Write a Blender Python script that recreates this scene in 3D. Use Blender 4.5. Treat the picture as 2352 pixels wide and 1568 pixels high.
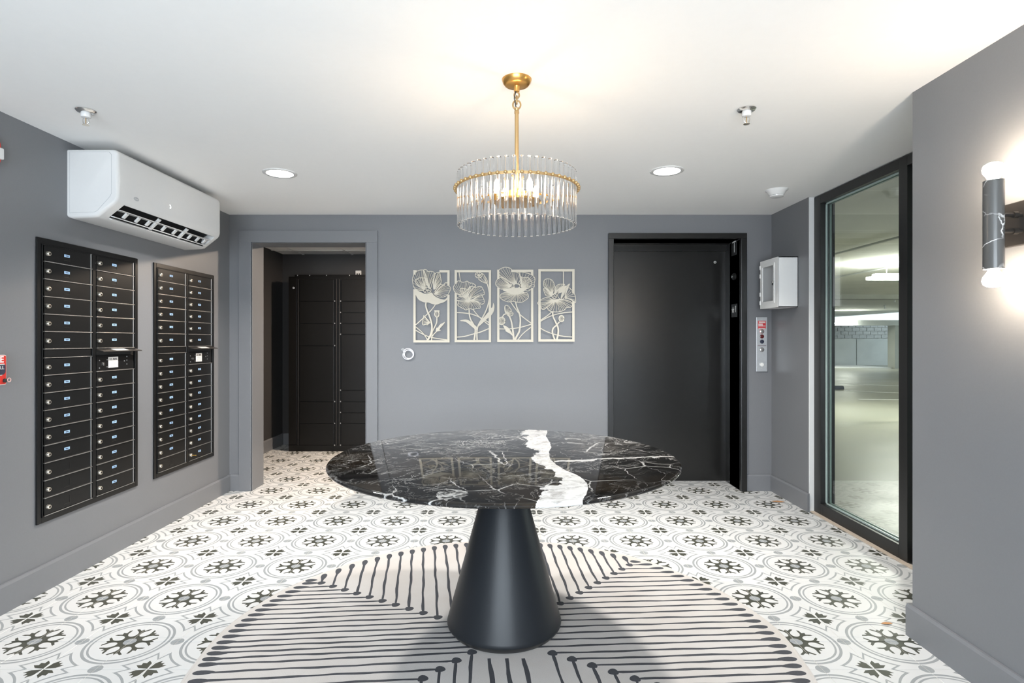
import bpy, bmesh, math, random
from math import sin, cos, pi, radians, sqrt, atan2, hypot
from mathutils import Vector
random.seed(7)
S = bpy.context.scene
COL = S.collection
for o in list(bpy.data.objects):
    bpy.data.objects.remove(o)

# ------------------------------------------------------------------ camera, world, big lights, exposure
F, PX, PY, H = 1307.0, 1165.0, 781.0, 1.277        # focal length and principal point in pixels, eye height
cd = bpy.data.cameras.new('camera')
cd.sensor_width = 36.0
cd.lens = 36.0 * F / 2352
cd.shift_x = (1176 - PX) / 2352
cd.shift_y = -(784 - PY) / 2352
cd.clip_start = 0.05
cam = bpy.data.objects.new('camera', cd)
cam.location = (0, 0, H)
cam.rotation_euler = (pi / 2, 0, 0)
COL.objects.link(cam)
S.camera = cam

W = bpy.data.worlds.new('sky')
S.world = W
W.use_nodes = True
bg = W.node_tree.nodes['Background']
bg.inputs[0].default_value = (0.80, 0.90, 1.0, 1)
bg.inputs[1].default_value = 2.0

def area_light(name, loc, rot, sx, sy, power, col):
    d = bpy.data.lights.new(name, 'AREA')
    d.shape = 'RECTANGLE'
    d.size, d.size_y, d.energy, d.color = sx, sy, power, col
    o = bpy.data.objects.new(name, d)
    o.location, o.rotation_euler = loc, rot
    COL.objects.link(o)
    return o
# daylight through the glazed entrance at the camera's back
area_light('entrance_daylight', (-0.3, -2.05, 1.2), (pi / 2, 0, 0), 3.2, 2.2, 285, (0.81, 0.91, 1.0))

S.view_settings.view_transform = 'Standard'
S.view_settings.look = 'None'
S.view_settings.exposure = 0.22
S.view_settings.gamma = 1.0
S.view_settings.use_curve_mapping = False
S.cycles.max_bounces = 7
S.cycles.diffuse_bounces = 4
S.cycles.glossy_bounces = 3
S.cycles.adaptive_threshold = 0.08
S.cycles.transparent_max_bounces = 16
S.cycles.transmission_bounces = 9
S.cycles.sample_clamp_indirect = 6.0
S.cycles.use_denoising = True
S.cycles.caustics_reflective = False

LIGHT_CHANDELIER, LIGHT_DOWN, LIGHT_SCONCE, LIGHT_MAILROOM, GLOW_GARAGE = 180.0, 31.0, 190.0, 66.0, 110.0

# ------------------------------------------------------------------ node helpers
class V:
    """a shader value with arithmetic"""
    def __init__(s, t, sock): s.t, s.s = t, sock
    def _m(s, op, *a):
        n = s.t.nodes.new('ShaderNodeMath'); n.operation = op
        for i, x in enumerate((s,) + a):
            if isinstance(x, V): s.t.links.new(x.s, n.inputs[i])
            else: n.inputs[i].default_value = x
        return V(s.t, n.outputs[0])
    def __add__(s, b): return s._m('ADD', b)
    __radd__ = __add__
    def __sub__(s, b): return s._m('SUBTRACT', b)
    def __rsub__(s, b): return (s * -1.0) + b
    def __mul__(s, b): return s._m('MULTIPLY', b)
    __rmul__ = __mul__
    def __truediv__(s, b): return s._m('DIVIDE', b)
    def __lt__(s, b): return s._m('LESS_THAN', b)
    def __gt__(s, b): return s._m('GREATER_THAN', b)
    def abs(s): return s._m('ABSOLUTE')
    def min(s, b): return s._m('MINIMUM', b)
    def max(s, b): return s._m('MAXIMUM', b)
    def sqrt(s): return s._m('SQRT')
    def fract(s): return s._m('FRACT')
    def pow(s, b): return s._m('POWER', b)
    def cos(s): return s._m('COSINE')
    def sin(s): return s._m('SINE')
    def atan2(s, b): return s._m('ARCTAN2', b)
    def ramp(s, a, b, c=0.0, d=1.0):
        n = s.t.nodes.new('ShaderNodeMapRange'); n.clamp = True
        s.t.links.new(s.s, n.inputs[0])
        for i, x in enumerate((a, b, c, d)): n.inputs[1 + i].default_value = x
        return V(s.t, n.outputs[0])
def vlen(a, b): return (a * a + b * b).sqrt()

class Mat:
    def __init__(s, name, base=(0.5, 0.5, 0.5), rough=0.5, metal=0.0, spec=0.5):
        s.m = bpy.data.materials.new(name); s.m.use_nodes = True
        s.t = s.m.node_tree; s.b = s.t.nodes['Principled BSDF']
        s.b.inputs['Base Color'].default_value = (*base, 1)
        s.b.inputs['Roughness'].default_value = rough
        s.b.inputs['Metallic'].default_value = metal
        s.b.inputs['Specular IOR Level'].default_value = spec
    def pos(s, kind='geo'):
        if kind == 'geo':
            src = s.t.nodes.new('ShaderNodeNewGeometry').outputs['Position']
        else:
            src = s.t.nodes.new('ShaderNodeTexCoord').outputs['Object']
        x = s.t.nodes.new('ShaderNodeSeparateXYZ'); s.t.links.new(src, x.inputs[0])
        s.src = src
        return tuple(V(s.t, x.outputs[i]) for i in range(3))
    def noise(s, scale, detail=3, rough=0.5, vec=None, dist=0.0):
        n = s.t.nodes.new('ShaderNodeTexNoise')
        n.inputs['Scale'].default_value = scale; n.inputs['Detail'].default_value = detail
        n.inputs['Roughness'].default_value = rough; n.inputs['Distortion'].default_value = dist
        if vec is None:
            if not hasattr(s, 'src'): s.pos()
            vec = s.src
        s.t.links.new(vec, n.inputs['Vector'])
        return V(s.t, n.outputs[0])
    def comb(s, x, y, z):
        n = s.t.nodes.new('ShaderNodeCombineXYZ')
        for i, a in enumerate((x, y, z)):
            if isinstance(a, V): s.t.links.new(a.s, n.inputs[i])
            else: n.inputs[i].default_value = a
        return n.outputs[0]
    def mix(s, f, a, b):
        n = s.t.nodes.new('ShaderNodeMix'); n.data_type = 'RGBA'
        s.t.links.new(f.s, n.inputs[0])
        for i, c in ((6, a), (7, b)):
            if isinstance(c, tuple): n.inputs[i].default_value = (*c, 1)
            else: s.t.links.new(c, n.inputs[i])
        return n.outputs[2]
    def col(s, sock): s.t.links.new(sock, s.b.inputs['Base Color'])
    def rough(s, v): s.t.links.new(v.s, s.b.inputs['Roughness'])
    def bump(s, v, strength=0.2, dist=0.002):
        n = s.t.nodes.new('ShaderNodeBump'); n.inputs['Strength'].default_value = strength
        n.inputs['Distance'].default_value = dist
        s.t.links.new(v.s, n.inputs['Height']); s.t.links.new(n.outputs[0], s.b.inputs['Normal'])

def plain(name, base, rough=0.5, metal=0.0, spec=0.5, grain=0.06, gscale=60, bump=0.0):
    """a painted or metal surface with slight procedural mottling"""
    m = Mat(name, base, rough, metal, spec)
    n = m.noise(gscale, 1)
    lo = tuple(c * (1 - grain) for c in base); hi = tuple(min(1, c * (1 + grain)) for c in base)
    m.col(m.mix(n, lo, hi))
    if bump: m.bump(n, bump, 0.001)
    return m.m
def emit(name, col, strength):
    m = bpy.data.materials.new(name); m.use_nodes = True
    b = m.node_tree.nodes['Principled BSDF']
    b.inputs['Base Color'].default_value = (*col, 1)
    b.inputs['Emission Color'].default_value = (*col, 1)
    b.inputs['Emission Strength'].default_value = strength
    return m

M = {}
WALL = (0.180, 0.183, 0.194)
M['wall'] = plain('slate_wall_paint', WALL, 0.42, grain=0.03, gscale=140, bump=0.06)
M['wall_trim'] = plain('slate_trim_paint', (0.184, 0.188, 0.200), 0.36, grain=0.02)
M['ceiling'] = plain('white_ceiling_paint', (0.90, 0.895, 0.88), 0.75, grain=0.01, gscale=30)
M['shaded_wall'] = plain('shaded_mailroom_wall', (0.052, 0.050, 0.050), 0.5, grain=0.03)  # the mail room's shade is put into this wall colour
M['white'] = plain('white_enamel', (0.84, 0.84, 0.83), 0.32, grain=0.01)
M['white_plastic'] = plain('white_plastic', (0.74, 0.735, 0.725), 0.22, grain=0.01)
M['grey_plastic'] = plain('grey_plastic', (0.42, 0.43, 0.44), 0.4)
M['black_metal'] = plain('black_powder_coat', (0.009, 0.009, 0.009), 0.30, spec=0.25, grain=0.4, gscale=500, bump=0.12)
M['black_frame'] = plain('black_anodised_frame', (0.014, 0.014, 0.014), 0.38, grain=0.15)
M['elevator'] = plain('black_satin_door', (0.008, 0.0076, 0.0072), 0.30, spec=0.55, grain=0.25, gscale=14)
M['locker'] = plain('black_locker_steel', (0.006, 0.0053, 0.0046), 0.36, spec=0.28, grain=0.3, gscale=400, bump=0.1)
M['dark'] = plain('matt_dark', (0.02, 0.02, 0.02), 0.7)
M['edge_steel'] = plain('worn_steel_edge', (0.42, 0.41, 0.40), 0.35, 0.8)
M['chrome'] = plain('chrome', (0.75, 0.74, 0.72), 0.18, 1.0)
M['nickel'] = plain('warm_nickel', (0.78, 0.72, 0.62), 0.28, 0.9)
M['steel'] = plain('brushed_steel', (0.62, 0.63, 0.64), 0.38, 0.75)
M['brass'] = plain('satin_brass', (0.66, 0.36, 0.10), 0.28, 0.85)
M['brass_paint'] = plain('antique_gold_paint', (0.50, 0.33, 0.15), 0.36, 0.6)
M['bronze'] = plain('dark_bronze', (0.045, 0.040, 0.036), 0.35, 0.5)
M['cone'] = plain('matt_black_cone', (0.012, 0.014, 0.017), 0.38, spec=0.30, grain=0.1, gscale=300, bump=0.03)
M['cream'] = plain('cream_wood', (0.66, 0.605, 0.50), 0.5, grain=0.02)
M['red'] = plain('signal_red', (0.62, 0.035, 0.025), 0.35)
M['sticker_red'] = plain('sticker_red', (0.60, 0.04, 0.05), 0.45)
M['label_blue'] = plain('blue_label', (0.36, 0.55, 0.80), 0.5)
M['label_white'] = plain('white_label', (0.80, 0.79, 0.76), 0.5)
M['ink'] = plain('dark_ink', (0.02, 0.025, 0.05), 0.6)
M['cable'] = plain('white_cable', (0.78, 0.78, 0.84), 0.4)
M['grout'] = plain('pale_grout', (0.66, 0.63, 0.57), 0.85, grain=0.05, gscale=200)
M['concrete'] = plain('concrete', (0.44, 0.45, 0.42), 0.8, grain=0.16, gscale=1.6)
M['concrete_light'] = plain('pale_concrete', (0.62, 0.64, 0.64), 0.8, grain=0.12, gscale=2.2)
M['stripe_and_sunlit'] = plain('white_stripe_and_sunlit_floor', (0.8, 0.8, 0.8), 0.6)  # parking lines, and the floor strip whitened to look sunlit
M['blockwall'] = plain('grey_block', (0.46, 0.46, 0.45), 0.9, grain=0.3, gscale=9)
M['mortar'] = plain('mortar', (0.66, 0.66, 0.63), 0.9)
M['leaf'] = plain('dry_leaf', (0.48, 0.24, 0.10), 0.7, grain=0.3)
M['gold_key'] = plain('brass_key', (0.7, 0.42, 0.10), 0.3, 0.8)
M['threshold'] = plain('tan_threshold', (0.50, 0.42, 0.34), 0.8, grain=0.2, gscale=40)
M['dark_red'] = plain('dark_red_lens', (0.09, 0.012, 0.012), 0.2)
M['charcoal'] = plain('charcoal_yarn', (0.055, 0.057, 0.065), 0.95, grain=0.35, gscale=260)
M['bulb_warm'] = emit('glowing_bulb', (1.0, 0.80, 0.58), LIGHT_CHANDELIER)
M['bulb_sconce'] = emit('glowing_globe', (1.0, 0.82, 0.62), LIGHT_SCONCE)
M['lens'] = emit('downlight_lens', (1.0, 0.99, 0.97), 22.0)
M['tube_light'] = emit('fluorescent_lens', (1.0, 0.98, 0.90), GLOW_GARAGE)

def glass_mat(name, tint, ior, refl_rough=0.0, base=0.0):
    """thin architectural glass: straight-through transparency plus a fresnel reflection"""
    m = bpy.data.materials.new(name); m.use_nodes = True
    t = m.node_tree; t.nodes.remove(t.nodes['Principled BSDF'])
    out = t.nodes['Material Output']
    tr = t.nodes.new('ShaderNodeBsdfTransparent'); tr.inputs[0].default_value = (*tint, 1)
    gl = t.nodes.new('ShaderNodeBsdfGlossy'); gl.inputs['Roughness'].default_value = refl_rough
    fr = t.nodes.new('ShaderNodeFresnel')
    gm = t.nodes.new('ShaderNodeNewGeometry')
    bf = V(t, gm.outputs['Backfacing'])           # same index from either side, so the second face does not trap light
    t.links.new((bf * (1.0 / ior - ior) + ior).s, fr.inputs[0])
    mx = t.nodes.new('ShaderNodeMixShader')
    t.links.new((V(t, fr.outputs[0]) + base).min(1.0).s, mx.inputs[0])
    t.links.new(tr.outputs[0], mx.inputs[1]); t.links.new(gl.outputs[0], mx.inputs[2])
    t.links.new(mx.outputs[0], out.inputs[0])
    return m
M['pane'] = glass_mat('window_glass', (0.93, 0.97, 0.945), 1.52, 0.0, 0.09)
M['clear'] = glass_mat('clear_glazing', (0.95, 0.95, 0.95), 1.45)
M['glass_edge'] = plain('green_glass_edge', (0.42, 0.52, 0.50), 0.3)
def rod_glass():
    m = bpy.data.materials.new('crystal_rod'); m.use_nodes = True
    t = m.node_tree; t.nodes.remove(t.nodes['Principled BSDF'])
    tr = t.nodes.new('ShaderNodeBsdfTransparent'); tr.inputs[0].default_value = (0.97, 0.97, 0.97, 1)
    g = t.nodes.new('ShaderNodeBsdfGlass'); g.inputs['IOR'].default_value = 1.48
    g.inputs['Roughness'].default_value = 0.02; g.inputs['Color'].default_value = (0.98, 0.98, 0.98, 1)
    mx = t.nodes.new('ShaderNodeMixShader'); mx.inputs[0].default_value = 0.88
    t.links.new(tr.outputs[0], mx.inputs[1]); t.links.new(g.outputs[0], mx.inputs[2])
    t.links.new(mx.outputs[0], t.nodes['Material Output'].inputs[0])
    return m
M['rod'] = rod_glass()

# encaustic-look printed tile: rosette at every second tile corner, flower at the others
TS, RX0, RY0 = 0.20175, -2.003, 2.412            # tile pitch and one rosette centre
def tile_mat():
    m = Mat('printed_porcelain_tile', rough=0.36, spec=0.45)
    x, y, z = m.pos()
    u = (((x - RX0) / (2 * TS) + 0.5).fract() - 0.5).abs()     # 0 at rosette, 0.5 between
    v = (((y - RY0) / (2 * TS) + 0.5).fract() - 0.5).abs()
    r = vlen(u, v)
    a, b = u.max(v), u.min(v)
    th = b.atan2(a)                                            # 0..45 degrees
    def line(val, lo, hi): return (val > lo) * (val < hi)
    rings = line(r, 0.392, 0.420).max(line(r, 0.350, 0.370))
    # eight-armed rosette: a disc minus eight oval bites, arms ending in three points
    ca, sa = cos(pi / 8), sin(pi / 8)
    p = a * ca + b * sa                                        # along the gap direction (22.5 deg)
    q = (b * ca - a * sa).abs()
    bite = vlen((p - 0.174) / 1.30, q) < 0.0480
    throat = (p > 0.174) * ((q + (p - 0.174) * 0.34) < 0.0480)
    c4 = 0.70710678
    near1 = th < (pi / 8)
    off = near1 * b + (1.0 - near1) * ((a - b).abs() * c4)     # distance from the arm's axis
    along = near1 * a + (1.0 - near1) * ((a + b) * c4)
    tip = along < (0.252 - off * 1.5).max(0.206 + off * 0.85)
    dark = tip * (1.0 - bite) * (1.0 - throat) * (r < 0.262)
    hub = r < 0.062
    # flower at the opposite corner
    fp, fq = 0.5 - u, 0.5 - v
    fa, fb = fp.max(fq), fp.min(fq)
    fl = (fp + fq) * c4
    fd = (fp - fq).abs() * c4
    wdt = ((fl - 0.010).max(0.0) * 0.78).min(0.058)
    petal = (fd < wdt) * (fb > 0.006) * (fl < (0.150 - fd * 1.3).max(0.100 + fd * 0.85))
    # cusped outline round the flower
    arc = line(r, 0.484, 0.506) * (fb > 0.058)
    ex, ey = 0.105, 0.060
    el = hypot(ex, ey)
    ux, uy = ex / el, ey / el
    sp = (fa - 0.17) * ux + fb * uy
    sd = ((fa - 0.17) * -uy + fb * ux).abs()
    seg = (sd < 0.0085) * (sp > -0.004) * (sp < el + 0.004)
    dots = (vlen(a - 0.5, b) < 0.064)
    grey = rings.max(arc).max(seg).max(dots)
    dk = dark.max(petal)
    n = m.noise(1.3, 2)
    c = m.mix(n, (0.635, 0.635, 0.625), (0.66, 0.66, 0.655))
    c = m.mix(grey, c, (0.315, 0.33, 0.335))
    c = m.mix(dk, c, (0.062, 0.064, 0.050))
    c = m.mix(hub, c, (0.32, 0.335, 0.345))
    m.col(c)
    return m.m
M['tile'] = tile_mat()

def marble_mat():
    m = Mat('black_marble', rough=0.04, spec=0.32)
    x, y, z = m.pos()
    w1 = m.noise(2.6, 4, 0.6) - 0.5
    w2 = m.noise(7.0, 4, 0.6) - 0.5
    wv = m.comb(x + w1 * 0.30 + w2 * 0.07, y + w2 * 0.14 + w1 * 0.20, z)
    base = m.mix(m.noise(5.0, 5, 0.6, wv).ramp(0.35, 0.75), (0.006, 0.006, 0.0065), (0.026, 0.024, 0.022))
    # broad white band crossing the top front to back
    path = 0.175 + ((y - 1.7) * 4.2).sin() * 0.035 + ((y - 1.2) * 9.0).sin() * 0.018
    wid = 0.046 + ((y - 1.80) * 5.0).cos() * 0.018 + w2 * 0.12
    dband = (x - path + w2 * 0.12 + w1 * 0.05).abs()
    band = (dband < wid)
    # brownish clouds in the stone
    base = m.mix(m.noise(2.2, 4, 0.6, wv).ramp(0.46, 0.68), base, (0.034, 0.024, 0.015))
    # wispy cloud veins, denser towards the far side
    cl = m.noise(3.6, 8, 0.70, wv, 1.4)
    wisp = (1.0 - ((cl - 0.5).abs() / 0.011)).max(0.0) * (y * 0.55 + w1 * 2.4 - 0.82).max(0.05).min(1.0)
    cl2 = m.noise(10.0, 6, 0.65, m.comb(x * 0.7 + w2 * 0.15, y * 1.5 + w1 * 0.3, 0.0), 0.8)
    wisp2 = (1.0 - ((cl2 - 0.52).abs() / 0.016)).max(0.0) * (y + w1 * 3.2 - 2.45).max(0.0).min(0.75)
    # straight hairline cracks at two scales
    def cracks(sc, wd_, sk, lo, hi, nsc):
        vo = m.t.nodes.new('ShaderNodeTexVoronoi'); vo.feature = 'DISTANCE_TO_EDGE'
        vo.inputs['Scale'].default_value = sc
        m.t.links.new(m.comb(x + w2 * 0.10, y * 0.75 + x * sk + w2 * 0.06, 0.3 + sc), vo.inputs['Vector'])
        return (1.0 - V(m.t, vo.outputs['Distance']) / wd_).max(0.0) * m.noise(nsc, 2).ramp(lo, hi)
    crk = cracks(4.2, 0.012, 0.35, 0.46, 0.60, 3.0).max(cracks(8.5, 0.012, -0.5, 0.50, 0.62, 4.5) * 0.8)
    # small white flecks on the left
    fk = (m.noise(16.0, 3, 0.5, m.comb(x, y * 1.9, 0.0), 0.5) > 0.655) * (x < -0.35) * m.noise(3.1, 2).ramp(0.45, 0.6)
    crk = crk.max(fk * 0.8)
    # right-hand vein
    rv = ((y - 2.43 - (x - 0.3) * 0.16 + w2 * 0.12).abs() < (0.013 + w2 * 0.04)) * (x > 0.2)
    # big pale patch at the far right
    fr = (m.noise(5.0, 6, 0.7, m.comb(x * 0.6 + w1 * 0.3, y * 2.2 + w2 * 0.3, 0.0)).ramp(0.56, 0.64)) * (x > 0.30) * (y > 2.75)
    # pale swirl near the front edge
    bd_ = vlen(x + 0.19 + w2 * 0.12, (y - 1.90 + w1 * 0.10) * 0.8)
    swirl = (bd_ < 0.062) * m.noise(18, 5, 0.7, wv, 1.0).ramp(0.44, 0.56)
    f = wisp.max(swirl * 0.85).max(wisp2).max(crk).max(rv).max(fr * 0.8).min(1.0)
    c = m.mix(f, base, (0.66, 0.65, 0.63))
    wc = m.mix(m.noise(16, 6, 0.75, wv, 0.8).ramp(0.34, 0.52), (0.42, 0.40, 0.38), (0.86, 0.85, 0.83))
    c = m.mix(band, c, wc)
    m.col(c)
    return m.m
M['marble'] = marble_mat()
def marble_tube():
    m = Mat('black_marble_tube', rough=0.22)
    x, y, z = m.pos('obj')
    w = m.noise(9, 4, 0.6) - 0.5
    vo = m.t.nodes.new('ShaderNodeTexVoronoi'); vo.feature = 'DISTANCE_TO_EDGE'
    vo.inputs['Scale'].default_value = 14
    m.t.links.new(m.comb(x * 0.6 + w * 0.08, y * 0.6, z * 0.9 + w * 0.06), vo.inputs['Vector'])
    f = (1.0 - V(m.t, vo.outputs['Distance']) / 0.03).max(0.0) * m.noise(12, 2).ramp(0.40, 0.55)
    m.col(m.mix(f, (0.10, 0.098, 0.094), (0.78, 0.77, 0.75)))
    return m.m
M['marble_tube'] = marble_tube()
def rug_mat():
    m = Mat('pale_pile_rug', rough=0.95, spec=0.15)
    n = m.noise(2.3, 4, 0.6); g = m.noise(420, 2)
    c = m.mix(n.ramp(0.3, 0.7), (0.57, 0.525, 0.49), (0.64, 0.615, 0.595))
    c2 = m.mix(g, (0.50, 0.475, 0.455), c)
    m.col(m.mix(V(m.t, m.t.nodes.new('ShaderNodeValue').outputs[0]) + 0.7, c2, c))
    m.bump(g, 0.5, 0.002)
    return m.m
M['rug'] = rug_mat()
def garage_floor():
    m = Mat('garage_concrete_floor', rough=0.42)
    x, y, z = m.pos()
    n = m.noise(0.5, 5, 0.6, m.comb(x, y * 3.0, 0.0))
    m.col(m.mix(n.ramp(0.3, 0.7), (0.28, 0.28, 0.235), (0.39, 0.38, 0.32)))
    m.rough(n.ramp(0.3, 0.7, 0.30, 0.5))
    return m.m
M['garage_floor'] = garage_floor()
def garage_ceiling():
    m = Mat('board_marked_concrete', rough=0.85)
    x, y, z = m.pos()
    n = m.noise(0.8, 5, 0.6)
    ln = (((y / 0.92).fract() - 0.5).abs() < 0.014)
    c = m.mix(n.ramp(0.3, 0.7), (0.72, 0.73, 0.68), (0.82, 0.82, 0.77))
    m.col(m.mix(ln, c, (0.90, 0.90, 0.86)))
    return m.m
M['garage_ceiling'] = garage_ceiling()

# ------------------------------------------------------------------ mesh helpers
class MB:
    def __init__(s): s.v, s.f = [], []
    def add(s, vs, fs):
        o = len(s.v); s.v += [tuple(v) for v in vs]; s.f += [tuple(i + o for i in f) for f in fs]; return s
    def box(s, x0, x1, y0, y1, z0, z1):
        v = [(x, y, z) for z in (z0, z1) for y in (y0, y1) for x in (x0, x1)]
        return s.add(v, [(0, 2, 3, 1), (4, 5, 7, 6), (0, 1, 5, 4), (2, 6, 7, 3), (0, 4, 6, 2), (1, 3, 7, 5)])
    def cbox(s, c, d): return s.box(c[0] - d[0] / 2, c[0] + d[0] / 2, c[1] - d[1] / 2, c[1] + d[1] / 2, c[2] - d[2] / 2, c[2] + d[2] / 2)
    def prism(s, poly, fn, a, b):
        """poly: 2D outline; fn(u, v, t) -> 3D; extruded from t=a to t=b"""
        n = len(poly)
        vs = [fn(u, v, a) for u, v in poly] + [fn(u, v, b) for u, v in poly]
        fs = [tuple(range(n))[::-1], tuple(range(n, 2 * n))] + [(i, (i + 1) % n, n + (i + 1) % n, n + i) for i in range(n)]
        return s.add(vs, fs)
    def loft(s, rings, caps=True, closed=True):
        n = len(rings[0]); vs = [p for r in rings for p in r]; fs = []
        for k in range(len(rings) - 1):
            for i in range(n if closed else n - 1):
                j = (i + 1) % n
                fs.append((k * n + i, k * n + j, (k + 1) * n + j, (k + 1) * n + i))
        if caps:
            fs.append(tuple(range(n))[::-1]); fs.append(tuple(range((len(rings) - 1) * n, len(rings) * n)))
        return s.add(vs, fs)
    def lathe(s, prof, c, seg=32, axis='z', caps=True):
        """prof: (radius, height) pairs along the axis"""
        rings = []
        for r, h in prof:
            ring = []
            for i in range(seg):
                a = 2 * pi * i / seg; p, q = r * cos(a), r * sin(a)
                if axis == 'z': ring.append((c[0] + p, c[1] + q, c[2] + h))
                elif axis == 'x': ring.append((c[0] + h, c[1] + p, c[2] + q))
                else: ring.append((c[0] + q, c[1] + h, c[2] + p))
            rings.append(ring)
        return s.loft(rings, caps)
    def tube(s, pts, r, seg=8, closed=False):
        pts = [Vector(p) for p in pts]; n = len(pts); rings = []
        prev = None
        for i, p in enumerate(pts):
            if closed: t = (pts[(i + 1) % n] - pts[i - 1])
            else: t = pts[min(i + 1, n - 1)] - pts[max(i - 1, 0)]
            t.normalize()
            ref = prev if prev is not None else (Vector((0, 0, 1)) if abs(t.z) < 0.9 else Vector((1, 0, 0)))
            a = (ref - t * ref.dot(t)).normalized(); prev = a
            b = t.cross(a)
            rr = r[i] if isinstance(r, (list, tuple)) else r
            rings.append([p + a * rr * cos(2 * pi * k / seg) + b * rr * sin(2 * pi * k / seg) for k in range(seg)])
        if closed: rings.append(rings[0])
        return s.loft(rings, not closed)
    def sphere(s, c, r, seg=12, rings=8, sz=1.0):
        prof = [(max(1e-4, r * sin(pi * k / rings)), -r * sz * cos(pi * k / rings)) for k in range(rings + 1)]
        return s.lathe(prof, c, seg)
    def build(s, name, mat, parent=None, smooth=None, bevel=0.0, bseg=2, origin=None):
        me = bpy.data.meshes.new(name)
        v = s.v
        o = bpy.data.objects.new(name, me)
        if origin is not None:
            v = [(a[0] - origin[0], a[1] - origin[1], a[2] - origin[2]) for a in v]
            o.location = origin
        me.from_pydata(v, [], s.f)
        bm = bmesh.new(); bm.from_mesh(me)
        bmesh.ops.recalc_face_normals(bm, faces=bm.faces)
        if bevel:
            es = [e for e in bm.edges if len(e.link_faces) == 2 and e.calc_face_angle(0) > 0.6]
            bmesh.ops.bevel(bm, geom=es, offset=bevel, segments=bseg, affect='EDGES', profile=0.6, clamp_overlap=True)
        bm.to_mesh(me); bm.free()
        if smooth is not None:
            me.polygons.foreach_set('use_smooth', [True] * len(me.polygons))
            me.set_sharp_from_angle(angle=radians(smooth))
        me.materials.append(M[mat] if isinstance(mat, str) else mat)
        COL.objects.link(o)
        if parent is not None: attach(o, parent)
        return o
def wmat(p):
    m = p.matrix_basis.copy()
    while p.parent:
        p = p.parent; m = p.matrix_basis @ m
    return m
def attach(o, parent):
    o.parent = parent
    o.matrix_parent_inverse = wmat(parent).inverted() if False else parent_inv(parent)
def parent_inv(p):
    m = p.matrix_basis.copy(); q = p
    while q.parent:
        m = q.matrix_parent_inverse @ m if False else q.parent.matrix_basis @ q.matrix_parent_inverse @ m
        q = q.parent
    return m.inverted()
def tag(o, label, cat, group=None):
    o['label'] = label; o['category'] = cat
    if group: o['group'] = group
    return o
def thing(name, loc, label, cat, group=None):
    o = bpy.data.objects.new(name, None); o.empty_display_size = 0.05
    o.location = loc; COL.objects.link(o)
    return tag(o, label, cat, group)
def struct(o, label=None):
    o['kind'] = 'structure'
    if label: o['label'] = label
    return o
def sbox(name, b, mat, label=None, parent=None, bevel=0.0):
    o = MB().box(*b).build(name, mat, parent, bevel=bevel)
    if parent is None: struct(o, label)
    return o
def text(name, s, mat, parent, loc, rot, size, extrude=0.0004, align='CENTER', sx=1.0, bold=0.0):
    c = bpy.data.curves.new(name, 'FONT'); c.body = s; c.size = size; c.extrude = extrude
    c.align_x = align; c.align_y = 'CENTER'; c.offset = bold
    c.materials.append(M[mat])
    o = bpy.data.objects.new(name, c); o.location = loc; o.rotation_euler = rot; o.scale = (sx, 1, 1)
    COL.objects.link(o)
    me = bpy.data.meshes.new_from_object(o.evaluated_get(bpy.context.evaluated_depsgraph_get()))
    me.name = name
    q = bpy.data.objects.new('lettering_', me)
    q.location, q.rotation_euler, q.scale = o.location, o.rotation_euler, o.scale
    bpy.data.objects.remove(o); bpy.data.curves.remove(c)
    q.name = name
    if not me.materials: me.materials.append(M[mat])
    COL.objects.link(q)
    if parent is not None: attach(q, parent)
    return q
ROT_BACK = (pi / 2, 0, 0)                 # reads on a wall facing the camera
ROT_LEFT = (pi / 2, 0, pi / 2)            # reads on the left wall (faces +x)
ROT_RIGHT = (pi / 2, 0, -pi / 2)          # reads on a wall facing -x

# ------------------------------------------------------------------ the room
ZC, YB, YF = 2.343, 4.838, -1.9
XL, XS, XN, XW = -2.362, 2.247, 1.745, 2.285      # left wall, side wall, near right wall, window plane
YN, YS, YR = 2.45, 4.244, 5.05                    # near wall end, side wall start, back of back wall
DX0, DX1, DZ = -2.165, -1.200, 2.103              # doorway
EX0, EX1, EZ, EY = 0.900, 1.976, 2.136, 5.154     # elevator opening
MX, MY, MZ, MXR = -2.756, 6.98, 2.324, -0.55      # mail room

sbox('ceiling', (XL - 0.15, 2.42, YF - 0.15, YR, ZC, ZC + 0.12), 'ceiling', 'smooth white painted ceiling')
sbox('wall_left', (XL - 0.15, XL, YF - 0.15, YR, -0.1, ZC), 'wall', 'slate grey painted wall with the mailboxes')
w = MB()
w.box(XL - 0.45, DX0, YB, YR, -0.1, ZC).box(DX0, DX1, YB, YR, DZ, ZC).box(DX1, EX0, YB, YR, -0.1, ZC)
w.box(EX0, EX1, YB, YR, EZ, ZC).box(EX1, 2.42, YB, YR, -0.1, ZC)
struct(w.build('wall_back', 'wall'), 'slate grey wall with doorway and elevator')
sbox('wall_side', (XS, 2.42, YS, YB, -0.1, ZC), 'wall', 'short slate grey return wall beside the window')
sbox('wall_right', (XN, 2.42, YF - 0.15, YN, -0.1, ZC), 'wall', 'near slate grey wall with the sconce')
w = MB()
w.box(XL, -1.9, YF - 0.15, YF, -0.1, ZC).box(1.3, XN, YF - 0.15, YF, -0.1, ZC).box(-1.9, 1.3, YF - 0.15, YF, 2.25, ZC)
struct(w.build('wall_front', 'wall'), 'slate grey entrance wall')
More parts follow.
